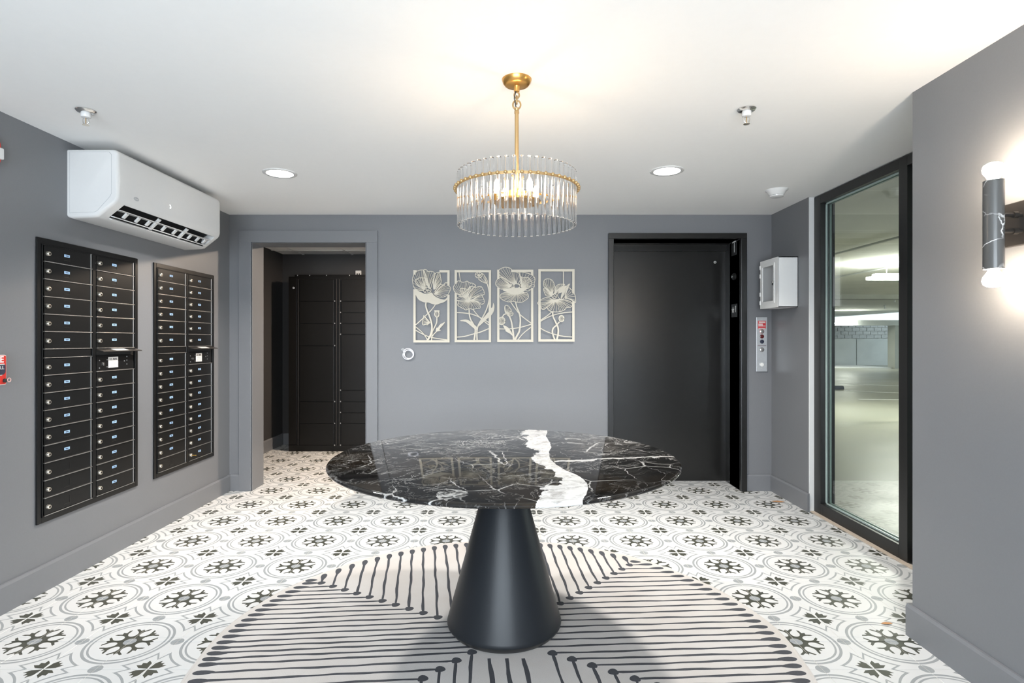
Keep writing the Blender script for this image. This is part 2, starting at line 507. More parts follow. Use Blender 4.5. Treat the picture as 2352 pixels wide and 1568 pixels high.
# glazed entrance behind the camera
w2 = MB()
for a in (-1.9, -0.86, 0.20, 1.24): w2.box(a, a + 0.06, YF - 0.1, YF - 0.04, 0, 2.25)
w2.box(-1.9, 1.3, YF - 0.1, YF - 0.04, 0, 0.1).box(-1.9, 1.3, YF - 0.1, YF - 0.04, 2.19, 2.25)
e = struct(w2.build('window_2', 'black_frame'), 'black framed entrance glazing')
for i, a in enumerate((-1.84, -0.80, 0.26)):
    MB().box(a, a + 0.98, YF - 0.072, YF - 0.066, 0.1, 2.19).build('pane', 'clear', e)

# mail room beyond the doorway
sbox('wall_alcove_left', (MX - 0.1, MX, YR, MY + 0.1, -0.1, MZ + 0.1), 'shaded_wall', 'mail room side wall, shade put into its colour')
sbox('wall_alcove_back', (MX, MXR, MY, MY + 0.1, -0.1, MZ + 0.1), 'shaded_wall', 'mail room wall behind the parcel locker, shade put into its colour')
sbox('wall_alcove_right', (MXR, MXR + 0.1, YR, MY + 0.1, -0.1, MZ + 0.1), 'shaded_wall')
ca = sbox('ceiling_alcove', (MX, MXR, YR, MY, MZ + 0.02, MZ + 0.1), 'white', 'mail room suspended ceiling')
cols = [MX, -2.50, -1.90, -1.30, -0.70, MXR]
rows = [YR, 5.45, 6.05, 6.65, MY]
for i in range(len(cols) - 1):
    for j in range(len(rows) - 1):
        MB().box(cols[i] + 0.012, cols[i + 1] - 0.012, rows[j] + 0.012, rows[j + 1] - 0.012, MZ + 0.004, MZ + 0.018).build('ceiling_tile', 'ceiling', ca)
tb = MB()
for c in cols[1:-1]: tb.box(c - 0.012, c + 0.012, YR, MY, MZ - 0.001, MZ + 0.006)
for r in rows[1:-1]: tb.box(MX, MXR, r - 0.012, r + 0.012, MZ - 0.0015, MZ + 0.0055)
tb.build('grid_bar', 'white', ca)
BH = 0.137
def baseboard(name, b, ax):
    """board with a bevelled top edge; ax: the face that shows ('+x','-x','-y')"""
    x0, x1, y0, y1 = b
    m = MB()
    e = 0.006
    m.box(x0, x1, y0, y1, 0, BH - 0.012)
    if ax == '+x': m.loft([[(x0, y0, BH - .012), (x1, y0, BH - .012), (x1 - e, y0, BH), (x0, y0, BH)], [(x0, y1, BH - .012), (x1, y1, BH - .012), (x1 - e, y1, BH), (x0, y1, BH)]])
    elif ax == '-x': m.loft([[(x1, y0, BH - .012), (x0, y0, BH - .012), (x0 + e, y0, BH), (x1, y0, BH)], [(x1, y1, BH - .012), (x0, y1, BH - .012), (x0 + e, y1, BH), (x1, y1, BH)]])
    else: m.loft([[(x0, y1, BH - .012), (x0, y0, BH - .012), (x0, y0 + e, BH), (x0, y1, BH)], [(x1, y1, BH - .012), (x1, y0, BH - .012), (x1, y0 + e, BH), (x1, y1, BH)]])
    return struct(m.build(name, 'wall_trim'))
BT = 0.016
baseboard('baseboard_left', (XL, XL + BT, YF, YB, ), '+x')
baseboard('baseboard_back_1', (XL + BT, -2.275, YB - BT, YB), '-y')
baseboard('baseboard_back_2', (-1.099, 0.856, YB - BT, YB), '-y')
baseboard('baseboard_back_3', (2.024, XS, YB - BT, YB), '-y')
baseboard('baseboard_side', (XS - BT, XS, YS - BT, YB - BT), '-x')
baseboard('baseboard_right', (XN - BT, XN, YF, YN + 0.02), '-x')
sbox('baseboard_right_return', (XN, 2.27, YN, YN + 0.02, 0, BH), 'wall_trim')
baseboard('baseboard_alcove_left', (MX, MX + BT, YR, MY), '+x')
baseboard('baseboard_alcove_back', (MX + BT, MXR, MY - BT, MY), '-y')

# door casing and jamb lining
t = MB()
cy0, cy1 = YB - 0.018, YB
t.box(-2.275, -2.172, cy0, cy1, 0, 2.107).box(-1.195, -1.099, cy0, cy1, 0, 2.107).box(-2.275, -1.099, cy0, cy1, 2.107, 2.206)
tr = struct(t.build('trim_1', 'wall_trim', bevel=0.002), 'slate grey door casing')
t = MB()
t.box(DX0 - 0.001, DX0 + 0.002, cy0 + 0.006, YR + 0.001, 0, DZ).box(DX1 - 0.002, DX1 + 0.001, cy0 + 0.006, YR + 0.001, 0, DZ).box(DX0, DX1, cy0 + 0.006, YR + 0.001, DZ - 0.002, DZ + 0.001)
t.build('jamb_lining', 'wall_trim', tr)
# white unpainted end of the side wall
sbox('trim_2', (XS + 0.003, XW + 0.004, YS - 0.006, YS, 0, ZC - 0.002), 'white', 'narrow white strip beside the window frame')
sbox('trim_3', (XW - 0.03, XW + 0.005, YN + 0.02, YS - 0.006, 0.0, 0.006), 'threshold', 'tan threshold strip under the window frame')

# floor: grout bed and one object per tile
struct(MB().box(MX - 0.1, 2.42, YF - 0.15, MY + 0.1, -0.1, -0.0015).build('floor', 'grout'), 'patterned tile floor')
FLOOR = bpy.data.objects['floor']
rects = [(XL, XN, YF, YN), (XL, XW - 0.03, YN, YB), (DX0, DX1, YB, YR), (EX0 - 0.04, EX1 + 0.04, YB, EY), (MX, MXR, YR, MY)]
RUGC, RUGR = (-0.03, 2.393), 1.219
G = 0.0009
def tile_mesh(x0, x1, y0, y1, me=None):
    m = MB(); e = 0.0012; zt, zb = 0.0, -0.0015
    x0 += G; x1 -= G; y0 += G; y1 -= G
    if x1 - x0 < 0.006 or y1 - y0 < 0.006: return None
    lo = [(x0, y0, zb - .002), (x1, y0, zb - .002), (x1, y1, zb - .002), (x0, y1, zb - .002)]
    md = [(x0, y0, zt - .0009), (x1, y0, zt - .0009), (x1, y1, zt - .0009), (x0, y1, zt - .0009)]
    up = [(x0 + e, y0 + e, zt), (x1 - e, y0 + e, zt), (x1 - e, y1 - e, zt), (x0 + e, y1 - e, zt)]
    m.loft([lo, md, up], False)
    m.f.append((8, 9, 10, 11))
    return m
cells = []
i0 = int((MX - RX0) / TS) - 2; i1 = int((XW - RX0) / TS) + 2
j0 = int((YF - RY0) / TS) - 2; j1 = int((MY - RY0) / TS) + 2
for i in range(i0, i1):
    for j in range(j0, j1):
        cx0, cy0_ = RX0 + i * TS, RY0 + j * TS
        for (a, b, c, d) in rects:
            x0, x1, y0, y1 = max(a, cx0), min(b, cx0 + TS), max(c, cy0_), min(d, cy0_ + TS)
            if x1 - x0 > 0.004 and y1 - y0 > 0.004:
                cells.append((x0, x1, y0, y1))
def score(c):
    mx, my = (c[0] + c[1]) / 2, (c[2] + c[3]) / 2
    if my < 1.9: return 0
    px = PX + F * mx / my; py = PY + F * H / my
    if not (-90 < px < 2440) or py > 1660: return 0
    far = max(hypot(x - RUGC[0], y - RUGC[1]) for x in c[:2] for y in c[2:])
    if far < RUGR - 0.02: return 0
    if mx > XN and my < 2.5: return 0
    if my > YB and EX0 - .05 < mx and my > EY: return 0
    if my > 5.05 and not (585 < px < 845): return 0
    # hidden behind the near right wall
    if my > YN and mx / my > XN / YN: return 0
    return (c[1] - c[0]) * (c[3] - c[2]) / my ** 3
ranked = sorted(cells, key=score, reverse=True)
single = [c for c in ranked[:300] if score(c) > 0]
rest = [c for c in ranked if c not in set(single)]
full_me = None
for c in single:
    full = abs(c[1] - c[0] - TS) < 1e-6 and abs(c[3] - c[2] - TS) < 1e-6
    if full and full_me is not None:
        o = bpy.data.objects.new('tile', full_me); o.location = (c[0], c[2], 0)
        COL.objects.link(o); o.parent = FLOOR; continue
    m = tile_mesh(0, c[1] - c[0], 0, c[3] - c[2])
    if m is None: continue
    o = m.build('tile', 'tile'); o.location = (c[0], c[2], 0); o.parent = FLOOR
    if full: full_me = o.data
tm = MB()
for c in rest:
    m = tile_mesh(*c)
    if m: tm.add(m.v, m.f)
o = tm.build('tile_field', 'tile', FLOOR); o['kind'] = 'stuff'

# ------------------------------------------------------------------ elevator
ed = MB()
fy = YB - 0.038
ed.box(0.856, EX0, fy, EY + 0.05, 0, EZ).box(EX1, 2.024, fy, EY + 0.05, 0, EZ).box(0.856, 2.024, fy, EY + 0.05, EZ, 2.181)
ed = struct(ed.build('door_1', 'elevator', bevel=0.003), 'black elevator door in a deep black steel frame')
MB().box(EX0 - 0.02, EX1 + 0.02, EY, EY + 0.04, 0.006, EZ + 0.02).build('door_panel', 'elevator', ed)
MB().box(EX0, EX1, EY - 0.03, EY + 0.0005, EZ - 0.055, EZ).build('header_panel', 'elevator', ed, bevel=0.001)
MB().box(EX0, EX1, EY - 0.012, EY + 0.001, 0.0, 0.006).build('sill', 'edge_steel', ed)
k = MB().lathe([(0.011, 0), (0.011, -0.004), (0.006, -0.0045)], ((1642 - PX) / F * EY, EY, H + (PY - 602) / F * EY), 20, 'y')
k.build('keyhole', 'label_white', ed, 40)
MB().lathe([(0.006, 0), (0.006, -0.0052)], ((1642 - PX) / F * EY, EY, H + (PY - 602) / F * EY), 16, 'y').build('keyhole_slot', 'dark', ed)
# signs on the right jamb (faces -x)
def jamb(x): return EX1 * F / (x - PX)           # depth on the right jamb for an image column
def jz(y, d): return H + (PY - y) / F * d
d = jamb(1687)
s = thing('floor_number_plate', (EX1, d, jz(568, d)), 'black plate with tall white numeral 1 high on the elevator jamb', 'sign')
MB().box(EX1 - 0.003, EX1, d - 0.05, d + 0.06, jz(586, d), jz(550, d)).build('plate', 'black_frame', s, bevel=0.001)
text('numeral', '1', 'label_white', s, (EX1 - 0.0035, d - 0.004, jz(570, d)), ROT_RIGHT, 0.115, sx=0.9, bold=0.002)
br = MB()
for i in range(7):
    br.box(EX1 - 0.0045, EX1 - 0.003, d + 0.03 - i * 0.011, d + 0.037 - i * 0.011, jz(557, d), jz(553.6, d))
br.build('lettering', 'label_white', s)
d = jamb(1688)
s = thing('jamb_speaker', (EX1, d, jz(635, d)), 'small round black fitting between the two signs on the elevator jamb', 'button')
MB().lathe([(0.030, 0), (0.030, -0.012), (0.022, -0.02), (0.012, -0.021)], (EX1, d, jz(635, d)), 24, 'x').build('body', 'black_frame', s, 40)
MB().lathe([(0.011, -0.02), (0.011, -0.026), (0.006, -0.027)], (EX1, d + 0.004, jz(635, d)), 16, 'x').build('lens', 'chrome', s, 40)
d = jamb(1687)
s = thing('star_floor_plate', (EX1, d, jz(711, d)), 'black plate with white star and numeral 1 at mid height on the elevator jamb', 'sign')
MB().box(EX1 - 0.003, EX1, d - 0.06, d + 0.06, jz(728, d), jz(698, d)).build('plate', 'black_frame', s, bevel=0.001)
text('numeral', '1', 'label_white', s, (EX1 - 0.0035, d - 0.03, jz(710.5, d)), ROT_RIGHT, 0.075, bold=0.002)
st = MB()
pts = [(0.030 * (1 if i % 2 == 0 else 0.42) * sin(i * pi / 5), 0.030 * (1 if i % 2 == 0 else 0.42) * cos(i * pi / 5)) for i in range(10)]
cz = jz(712, d)
st.prism(pts, lambda u, v, t: (EX1 + t, d + 0.025 - u, cz + v), -0.003, -0.0045)
st.build('star', 'label_white', s)

# call panel on the back wall
cx0, cx1, cz0, cz1 = 2.114, 2.206, 1.011, 1.473
s = thing('elevator_call_panel', ((cx0 + cx1) / 2, YB, cz0), 'tall steel elevator call panel with red notice and round buttons', 'panel')
MB().box(cx0, cx1, YB - 0.012, YB, cz0, cz1).build('plate', 'steel', s, bevel=0.002)
def pz(y): return H + (PY - y) / F * (YB - 0.012)
cmx = (cx0 + cx1) / 2
n = MB().box(cmx - 0.033, cmx + 0.033, YB - 0.0132, YB - 0.012, pz(755), pz(736.5)).build('fire_notice', 'sticker_red', s)
nl = MB()
for (za, xa, xb, h_) in ((738.2, -.028, .028, 1.0), (740.6, -.027, .027, 1.2), (743.8, -.03, .006, 1.2), (746, -.03, .008, 1.2), (748.4, -.03, .029, 1.0), (753.6, -.029, .029, 0.9)):
    nl.box(cmx + xa, cmx + xb, YB - 0.0138, YB - 0.0131, pz(za + h_ / 2 + .3), pz(za - h_ / 2))
nl.build('lettering', 'label_white', n)
for (yy, rr, mt, nm) in ((761, 0.0175, 'chrome', 'key_switch'), (772.3, 0.0170, 'dark_red', 'lamp'), (784.3, 0.0170, 'ink', 'lamp'), (802.8, 0.0175, 'chrome', 'key_switch'), (837, 0.0165, 'label_white', 'call_button')):
    b = MB().lathe([(rr, 0), (rr, -0.004), (rr * 0.8, -0.006)], (cmx, YB - 0.012, pz(yy)), 24, 'y').build(nm, mt, s, 40)
    if nm == 'key_switch':
        MB().lathe([(rr * 1.08, 0), (rr * 1.08, -0.0025)], (cmx, YB - 0.012, pz(yy)), 24, 'y').build('collar', 'red' if yy < 770 else 'dark', b, 40)
        MB().cbox((cmx, YB - 0.0186, pz(yy)), (0.003, 0.001, 0.012)).build('slot', 'dark', b)
    if nm == 'call_button':
        MB().lathe([(rr * 1.2, 0), (rr * 1.2, -0.003)], (cmx, YB - 0.012, pz(yy)), 24, 'y').build('ring', 'chrome', b, 40)
MB().box(cmx - 0.036, cmx + 0.036, YB - 0.0125, YB - 0.012, pz(794), pz(793.2)).build('engraved_line', 'dark_red', s)
for yy in (733, 847):
    MB().lathe([(0.0035, 0), (0.0035, -0.002)], (cmx, YB - 0.012, pz(yy)), 12, 'y').build('screw', 'chrome', s)

# fire cabinet on the side wall
bx0, by0, by1, bz0, bz1 = 2.092, 4.396, 4.706, 1.533, 1.923
s = thing('extinguisher_cabinet', (XS, (by0 + by1) / 2, bz0), 'white metal wall cabinet with small glazed door beside the window', 'cabinet')
c = MB()
th = 0.006
c.box(bx0 + 0.004, XS, by0, by0 + th, bz0, bz1).box(bx0 + 0.004, XS, by1 - th, by1, bz0, bz1)
c.box(bx0 + 0.004, XS, by0, by1, bz0, bz0 + th).box(bx0 + 0.004, XS, by0, by1, bz1 - th, bz1).box(XS - 0.004, XS, by0, by1, bz0, bz1)
c.build('body', 'white', s)
f = MB()
gy0, gy1, gz0, gz1 = by0 + 0.075, by1 - 0.045, bz0 + 0.055, bz1 - 0.055
f.box(bx0, bx0 + 0.006, by0, gy0, bz0, bz1).box(bx0, bx0 + 0.006, gy1, by1, bz0, bz1).box(bx0, bx0 + 0.006, gy0, gy1, bz0, gz0).box(bx0, bx0 + 0.006, gy0, gy1, gz1, bz1)
f = f.build('door', 'white', s)
fr = MB(); q = 0.018
fr.box(bx0 - 0.004, bx0, gy0 - q, gy0, gz0 - q, gz1 + q).box(bx0 - 0.004, bx0, gy1, gy1 + q, gz0 - q, gz1 + q).box(bx0 - 0.004, bx0, gy0, gy1, gz0 - q, gz0).box(bx0 - 0.004, bx0, gy0, gy1, gz1, gz1 + q)
fr.build('window_rim', 'white', f, bevel=0.001)
MB().box(bx0 + 0.001, bx0 + 0.004, gy0, gy1, gz0, gz1).build('pane', 'clear', f)
MB().lathe([(0.010, 0), (0.010, -0.008), (0.006, -0.012)], (bx0 - 0.004, gy0 - 0.006, bz0 + 0.20), 16, 'x').build('lock', 'chrome', f, 40)
MB().cbox((bx0 - 0.012, gy0 - 0.008, bz0 + 0.183), (0.003, 0.014, 0.014)).build('latch', 'dark', f)
for zz in (bz0 + 0.05, bz0 + 0.12, bz1 - 0.12, bz1 - 0.05):
    MB().lathe([(0.004, -0.016), (0.004, 0.016)], (bx0 - 0.002, by1 - 0.003, zz), 10).build('hinge', 'white', f, 40)
g = thing('pressure_gauge', (2.18, 4.60, bz0 + th), 'small dark gauge and clear bottle inside the glazed white cabinet', 'gauge')
MB().lathe([(0.022, 0), (0.022, 0.05), (0.012, 0.062)], (2.17, 4.56, bz0 + th), 20).build('bottle', 'grey_plastic', g, 40)
MB().lathe([(0.028, 0.062), (0.028, 0.07)], (2.17, 4.56, bz0 + th), 20).build('cap', 'dark', g, 40)
MB().cbox((2.16, 4.64, bz0 + th + 0.025), (0.05, 0.02, 0.05)).build('block', 'grey_plastic', g, bevel=0.003)

# ------------------------------------------------------------------ window to the garage
FT = 0.105
wd = MB()
ZT = 2.335
def stile(y0, y1): wd.box(XW, XW + FT, y0, y1, 0.006, ZT)
stile(4.150, 4.238); stile(3.250, 3.322); stile(YN + 0.02, YN + 0.09)
wd.box(XW, XW + FT, 3.322, 4.150, ZT - 0.060, ZT).box(XW, XW + FT, 3.322, 4.150, 0.006, 0.085)
wd.box(XW, XW + FT, YN + 0.09, 3.250, ZT - 0.060, ZT).box(XW + 0.03, XW + FT, YN + 0.09, 3.25, 0.006, 0.085)
win = struct(wd.build('window_1', 'black_frame', bevel=0.002), 'tall black framed window looking into the parking garage')
gk = MB()
for xx in (XW + 0.036, XW + 0.066):
    gk.box(xx, xx + 0.008, 4.138, 4.152, 0.08, ZT - 0.055).box(xx, xx + 0.008, 3.32, 3.334, 0.08, ZT - 0.055)
    gk.box(xx, xx + 0.008, 3.32, 4.152, 0.08, 0.094).box(xx, xx + 0.008, 3.32, 4.152, ZT - 0.07, ZT - 0.055)
gk.build('gasket', 'glass_edge', win)
MB().box(XW + 0.046, XW + 0.052, 3.322, 4.150, 0.085, ZT - 0.06).build('pane', 'pane', win)
MB().box(XW + 0.046, XW + 0.052, YN + 0.09, 3.250, 0.085, ZT - 0.06).build('pane', 'pane', win)

# ------------------------------------------------------------------ parking garage
GZ = 2.607
sbox('floor_garage', (2.42, 40, -16, 45, -0.1, -0.002), 'garage_floor', 'bare concrete garage floor')
sbox('ceiling_garage', (2.42, 18.75, -16, 34, GZ, GZ + 0.3), 'garage_ceiling', 'board marked concrete garage slab')
sbox('wall_garage_inner', (2.42, 2.6, YR, 34, 0, GZ), 'concrete')
sbox('wall_garage_front', (2.42, 18.75, -16.2, -16, 0, GZ), 'concrete')
sbox('trim_4', (2.6, 18.75, 16.6, 17.1, GZ - 0.125, GZ), 'concrete', 'shallow concrete beam under the garage slab')
sbox('trim_5', (14.0, 26, 25.7, 26.1, 1.945, 2.18), 'concrete_light', 'pale concrete edge beam at the far side of the garage')
sbox('sunlit_strip', (12.0, 17.5, 25.9, 28.6, -0.002, 0.03), 'stripe_and_sunlit', 'sunlit strip of floor painted white in front of the far garage wall')  # low white slab standing in for sunlight on the floor
sbox('column_garage', (17.55, 18.15, 25.75, 26.25, 0, 1.945), 'concrete', 'square concrete garage column')
pw = struct(MB().box(9.0, 24.0, 28.86, 29.05, 0, 1.33).build('wall_garage_far', 'concrete'), 'low concrete wall at the far side of the garage')
for a in (10.7, 12.45, 14.2, 15.93, 17.68, 19.43):
    MB().box(a + 0.02, a + 1.73, 28.80, 28.865, 0.0, 1.34).build('wall_panel', 'concrete_light', pw, bevel=0.008)
bw = struct(MB().box(14.0, 26.0, 31.05, 31.3, 0, 2.2).build('wall_outdoor', 'mortar'), 'rough grey block wall outdoors beyond the garage')
bl, bh = 0.40, 0.195
bme = MB().box(0, bl - 0.03, 31.0, 31.06, 0, bh - 0.025).build('block', 'blockwall', bw)
bme.location = (16.0, 0, 1.0)
for r in range(6):
    for k in range(19):
        if r == 0 and k == 0: continue
        o = bpy.data.objects.new('block', bme.data); COL.objects.link(o); o.parent = bw
        o.location = (16.0 + k * bl + (bl / 2 if r % 2 else 0), random.uniform(-0.012, 0.01), 1.0 + r * bh)
def stripe(x0, y0, x1, y1, w_):
    a = Vector((x1 - x0, y1 - y0, 0)).normalized(); nn = Vector((-a.y, a.x, 0)) * w_ / 2
    P = [(x0 + nn.x, y0 + nn.y), (x0 - nn.x, y0 - nn.y), (x1 - nn.x, y1 - nn.y), (x1 + nn.x, y1 + nn.y)]
    return MB().prism(P, lambda u, v, t: (u, v, t), -0.002, 0.001)
gf = bpy.data.objects['floor_garage']
stripe(7.9, 14.7, 9.9, 13.6, 0.10).build('parking_line', 'stripe_and_sunlit', gf)
stripe(9.8, 16.7, 12.6, 15.0, 0.12).build('parking_line', 'stripe_and_sunlit', gf)
stripe(7.6, 12.3, 8.6, 12.2, 0.08).build('parking_line', 'stripe_and_sunlit', gf)
ws = MB()
prof = [(-0.09, 0), (-0.08, 0.07), (-0.05, 0.09), (0.05, 0.09), (0.08, 0.07), (0.09, 0)]
ws.prism(prof, lambda u, v, t: (t, 14.85 + u, v - 0.002), 7.2, 8.75)
tag(ws.build('wheel_stop', plain('dark_rubber', (0.03, 0.04, 0.06), 0.6), bevel=0.02), 'dark rubber wheel stop on the garage floor behind the window', 'wheel stop')
for (a, lab) in ((4.94, 'thin conduit under the garage slab, nearer the window'), (6.80, 'thin conduit under the garage slab, farther from the window')):
    tag(MB().tube([(a, 0.0, GZ - 0.03), (a, 16.6, GZ - 0.03)], 0.016, 8).build('conduit', 'concrete_light', None, 40), lab, 'conduit', 'garage conduits')
def garage_lamp(x0, x1, y0, y1, z, drop, label):
    s = thing('strip_light', ((x0 + x1) / 2, (y0 + y1) / 2, z), label, 'light', 'garage strip lights')
    MB().box(x0 + 0.03, x1 - 0.03, (y0 + y1) / 2 - 0.05, (y0 + y1) / 2 + 0.05, z - drop - 0.02, z - drop + 0.02).build('housing', 'white', s, bevel=0.005)
    MB().box(x0, x1, y0, y1, z - drop - 0.075, z - drop - 0.02).build('diffuser', 'tube_light', s, bevel=0.02)
    for x in (x0 + 0.25, x1 - 0.25):
        MB().tube([(x, (y0 + y1) / 2, z - drop), (x, (y0 + y1) / 2, z)], 0.008, 6).build('added_hanger', 'white', s)  # hangers added to drop the lamps so they light the slab
garage_lamp(6.20, 7.55, 9.50, 9.85, GZ - 0.001, 0.22, 'glowing strip light under the garage slab, the large near one')
garage_lamp(11.4, 12.8, 5.0, 5.35, GZ - 0.001, 0.22, 'added unseen strip light under the garage slab nearest the entrance side')  # out of view, added to brighten the garage ceiling
garage_lamp(13.2, 14.6, 14.2, 14.55, GZ - 0.001, 0.22, 'added unseen strip light under the garage slab in front of the shallow beam')  # second unseen lamp, added for more light on the slab
garage_lamp(14.75, 15.55, 25.45, 25.70, 2.16, 0.06, 'glowing strip light on the far garage beam beside the column')
for (x_, y_, z_, lab) in ((12.25, 18.0, GZ, 'small sprinkler under the garage slab in front of the beam'), (14.4, 21.7, GZ, 'small sprinkler under the garage slab near the far edge')):
    tag(MB().lathe([(0.05, 0), (0.05, -0.02), (0.02, -0.03), (0.02, -0.12), (0.05, -0.125), (0.05, -0.13)], (x_, y_, z_), 12).build('garage_sprinkler', 'steel', None, 40), lab, 'sprinkler', 'garage sprinklers')

# ------------------------------------------------------------------ table
TX, TY, TR, TZ = -0.0136, 2.535, 0.757, 0.764
RZ = 0.008                                         # rug top
s = thing('round_table', (TX, TY, RZ), 'round table with polished black marble top on a matt black cone', 'table')
pr = [(0.02, TZ - 0.026), (TR - 0.045, TZ - 0.026), (TR - 0.020, TZ - 0.021), (TR - 0.008, TZ - 0.017), (TR - 0.006, TZ - 0.0155), (TR - 0.002, TZ - 0.013), (TR, TZ - 0.010), (TR, TZ - 0.007), (TR - 0.003, TZ - 0.0035), (TR - 0.008, TZ - 0.0015), (TR - 0.016, TZ), (0.02, TZ)]
MB().lathe(pr, (TX, TY, 0), 160).build('tabletop', 'marble', s, 35)
b = MB().lathe([(0.252, 0.034), (0.253, 0.040), (0.250, 0.05), (0.060, TZ - 0.034), (0.058, TZ - 0.03)], (TX, TY, RZ - 0.008), 96).build('cone', 'cone', s, 35)
MB().lathe([(0.232, RZ + 0.0006), (0.234, RZ + 0.002), (0.251, 0.030), (0.252, 0.0345)], (TX, TY, 0), 96).build('base_ring', 'black_frame', s, 35)
MB().lathe([(0.10, TZ - 0.034), (0.10, TZ - 0.026)], (TX, TY, 0), 48).build('mounting_plate', 'cone', s, 35)

# ------------------------------------------------------------------ rug with line drawing
s = thing('round_rug', (RUGC[0], RUGC[1], 0), 'round pale rug with charcoal line pattern under the marble table', 'rug')
ring = []
NS = 128
def rr_(a): return RUGR * (1 + 0.0035 * sin(7 * a + 0.4) + 0.002 * sin(17 * a))
rg = []
for (dr, z) in ((0.0, 0.0002), (0.0, 0.005), (-0.006, RZ), (-0.30, RZ)):
    rg.append([(RUGC[0] + (rr_(2 * pi * i / NS) + dr) * cos(2 * pi * i / NS), RUGC[1] + (rr_(2 * pi * i / NS) + dr) * sin(2 * pi * i / NS), z) for i in range(NS)])
MB().loft(rg).build('pile', 'rug', s, 40)
MB().tube([(RUGC[0] + (rr_(2 * pi * i / NS) - 0.012) * cos(2 * pi * i / NS), RUGC[1] + (rr_(2 * pi * i / NS) - 0.012) * sin(2 * pi * i / NS), RZ - 0.0018) for i in range(NS)], 0.0023, 6, True).build('hem', plain('rug_hem', (0.60, 0.55, 0.50), 0.95), s, 40)
def edge_pt(p, d, inset=0.035):
    """from p along d to the rug edge less an inset"""
    ox, oy = p[0] - RUGC[0], p[1] - RUGC[1]
    R = RUGR - inset
    B = ox * d[0] + oy * d[1]; C = ox * ox + oy * oy - R * R
    disc = B * B - C
    if disc < 0: return None
    t = -B + sqrt(disc)
    return (p[0] + d[0] * t, p[1] + d[1] * t) if t > 0.01 else None
SZ = [0]
def draw_stroke(path, w=0.0125, blobs=()):
    """hand-drawn charcoal stroke: a wavering ribbon, swelling at given arc positions"""
    pts = []
    for a, b in zip(path[:-1], path[1:]):
        L = hypot(b[0] - a[0], b[1] - a[1]); n = max(2, int(L / 0.035))
        for i in range(n): pts.append((a[0] + (b[0] - a[0]) * i / n, a[1] + (b[1] - a[1]) * i / n))
    pts.append(path[-1])
    ph = random.uniform(0, 6)
    acc = 0; arc = [0]
    for a, b in zip(pts[:-1], pts[1:]): acc += hypot(b[0] - a[0], b[1] - a[1]); arc.append(acc)
    L_, R_ = [], []
    for i, p in enumerate(pts):
        a, b = pts[max(i - 1, 0)], pts[min(i + 1, len(pts) - 1)]
        dx, dy = b[0] - a[0], b[1] - a[1]; l = hypot(dx, dy) or 1; nx, ny = -dy / l, dx / l
        wb = 0.0018 * sin(arc[i] * 14 + ph) + 0.0012 * sin(arc[i] * 37 + ph * 2)
        ww = w / 2 * (1 + 0.18 * sin(arc[i] * 23 + ph) + random.uniform(-0.10, 0.10))
        L_.append((p[0] + nx * (ww + wb), p[1] + ny * (ww + wb))); R_.append((p[0] - nx * (ww - wb), p[1] - ny * (ww - wb)))
    m = MB()
    n = len(pts)
    z = RZ + 0.0003 + (SZ[0] % 3) * 0.00005; SZ[0] += 1
    m.add([(x, y, z) for x, y in L_ + R_] + [(x, y, RZ - 0.001) for x, y in L_ + R_],
          [(i, n + i, n + i + 1, i + 1) for i in range(n - 1)] + [(2 * n + i, i, i + 1, 2 * n + i + 1) for i in range(n - 1)] + [(n + i, 3 * n + i, 3 * n + i + 1, n + i + 1) for i in range(n - 1)])
    for (c, dr, ln, wd_) in blobs:                 # teardrop blobs
        a0 = atan2(dr[1], dr[0]); P = []
        for k in range(16):
            t = 2 * pi * k / 16
            lx = ln / 2 * cos(t); ly = wd_ / 2 * sin(t) * (1 - 0.35 * cos(t))
            P.append((c[0] + lx * cos(a0) - ly * sin(a0), c[1] + lx * sin(a0) + ly * cos(a0)))
        m.prism(P, lambda u, v, t: (u, v, t), RZ - 0.001, z + 0.00004)
    m.build('stroke', 'charcoal', s)
def unit(x, y): l = hypot(x, y); return (x / l, y / l)
LD, UD, RD, DD = unit(-0.996, -0.085), unit(-0.145, 1.0), unit(1.0, 0.058), unit(0.09, -1.0)
UR_D = unit(-0.065, 1.0); LL_D = unit(0.04, -1.0)
def ell(c, d1, d2):
    e1, e2 = edge_pt(c, d1), edge_pt(c, d2)
    if not e1 or not e2: return
    bl = [(c, unit(d1[0] + d2[0], d1[1] + d2[1]), 0.042, 0.040)]
    for e, dd in ((e1, d1), (e2, d2)):
        cc = (e[0] - dd[0] * 0.035, e[1] - dd[1] * 0.035)
        bl.append((cc, (-dd[0], -dd[1]), 0.085, 0.030))
    draw_stroke([e1, c, e2], blobs=bl)
for k in range(-3, 10): ell((-0.319 - 0.0727 * k, 2.608 + 0.041 * k), LD, UD)
for k in range(-4, 9): ell((0.256 + 0.0545 * k, 2.745 + 0.0588 * k), RD, UR_D)
for k in range(0, 12): ell((0.185 + 0.074 * k, 2.308 - 0.0437 * k), RD, DD)
for k in range(0, 11): ell((-0.145 - 0.0577 * k, 2.315 - 0.0603 * k), LD, LL_D)
for (c, dr) in (((-1.035, 3.008), (1, 0.2)), ((0.735, 3.262), (1, -0.2))):
    draw_stroke([(c[0] - 0.012, c[1]), (c[0] + 0.012, c[1])], 0.02, [(c, dr, 0.062, 0.034)])
for k in range(3):                                  # lines running straight through the middle
    yl, yr = 2.3605 + 0.0415 * k, 2.355 + 0.0526 * k
    a, b = edge_pt((-0.1, yl), LD), edge_pt((0.1, yr), RD)
    draw_stroke([a, (-0.1, yl), (0.1, yr), b], blobs=[((a[0] + .035, a[1]), (1, 0), 0.085, 0.030), ((b[0] - .035, b[1]), (-1, 0), 0.085, 0.030)])
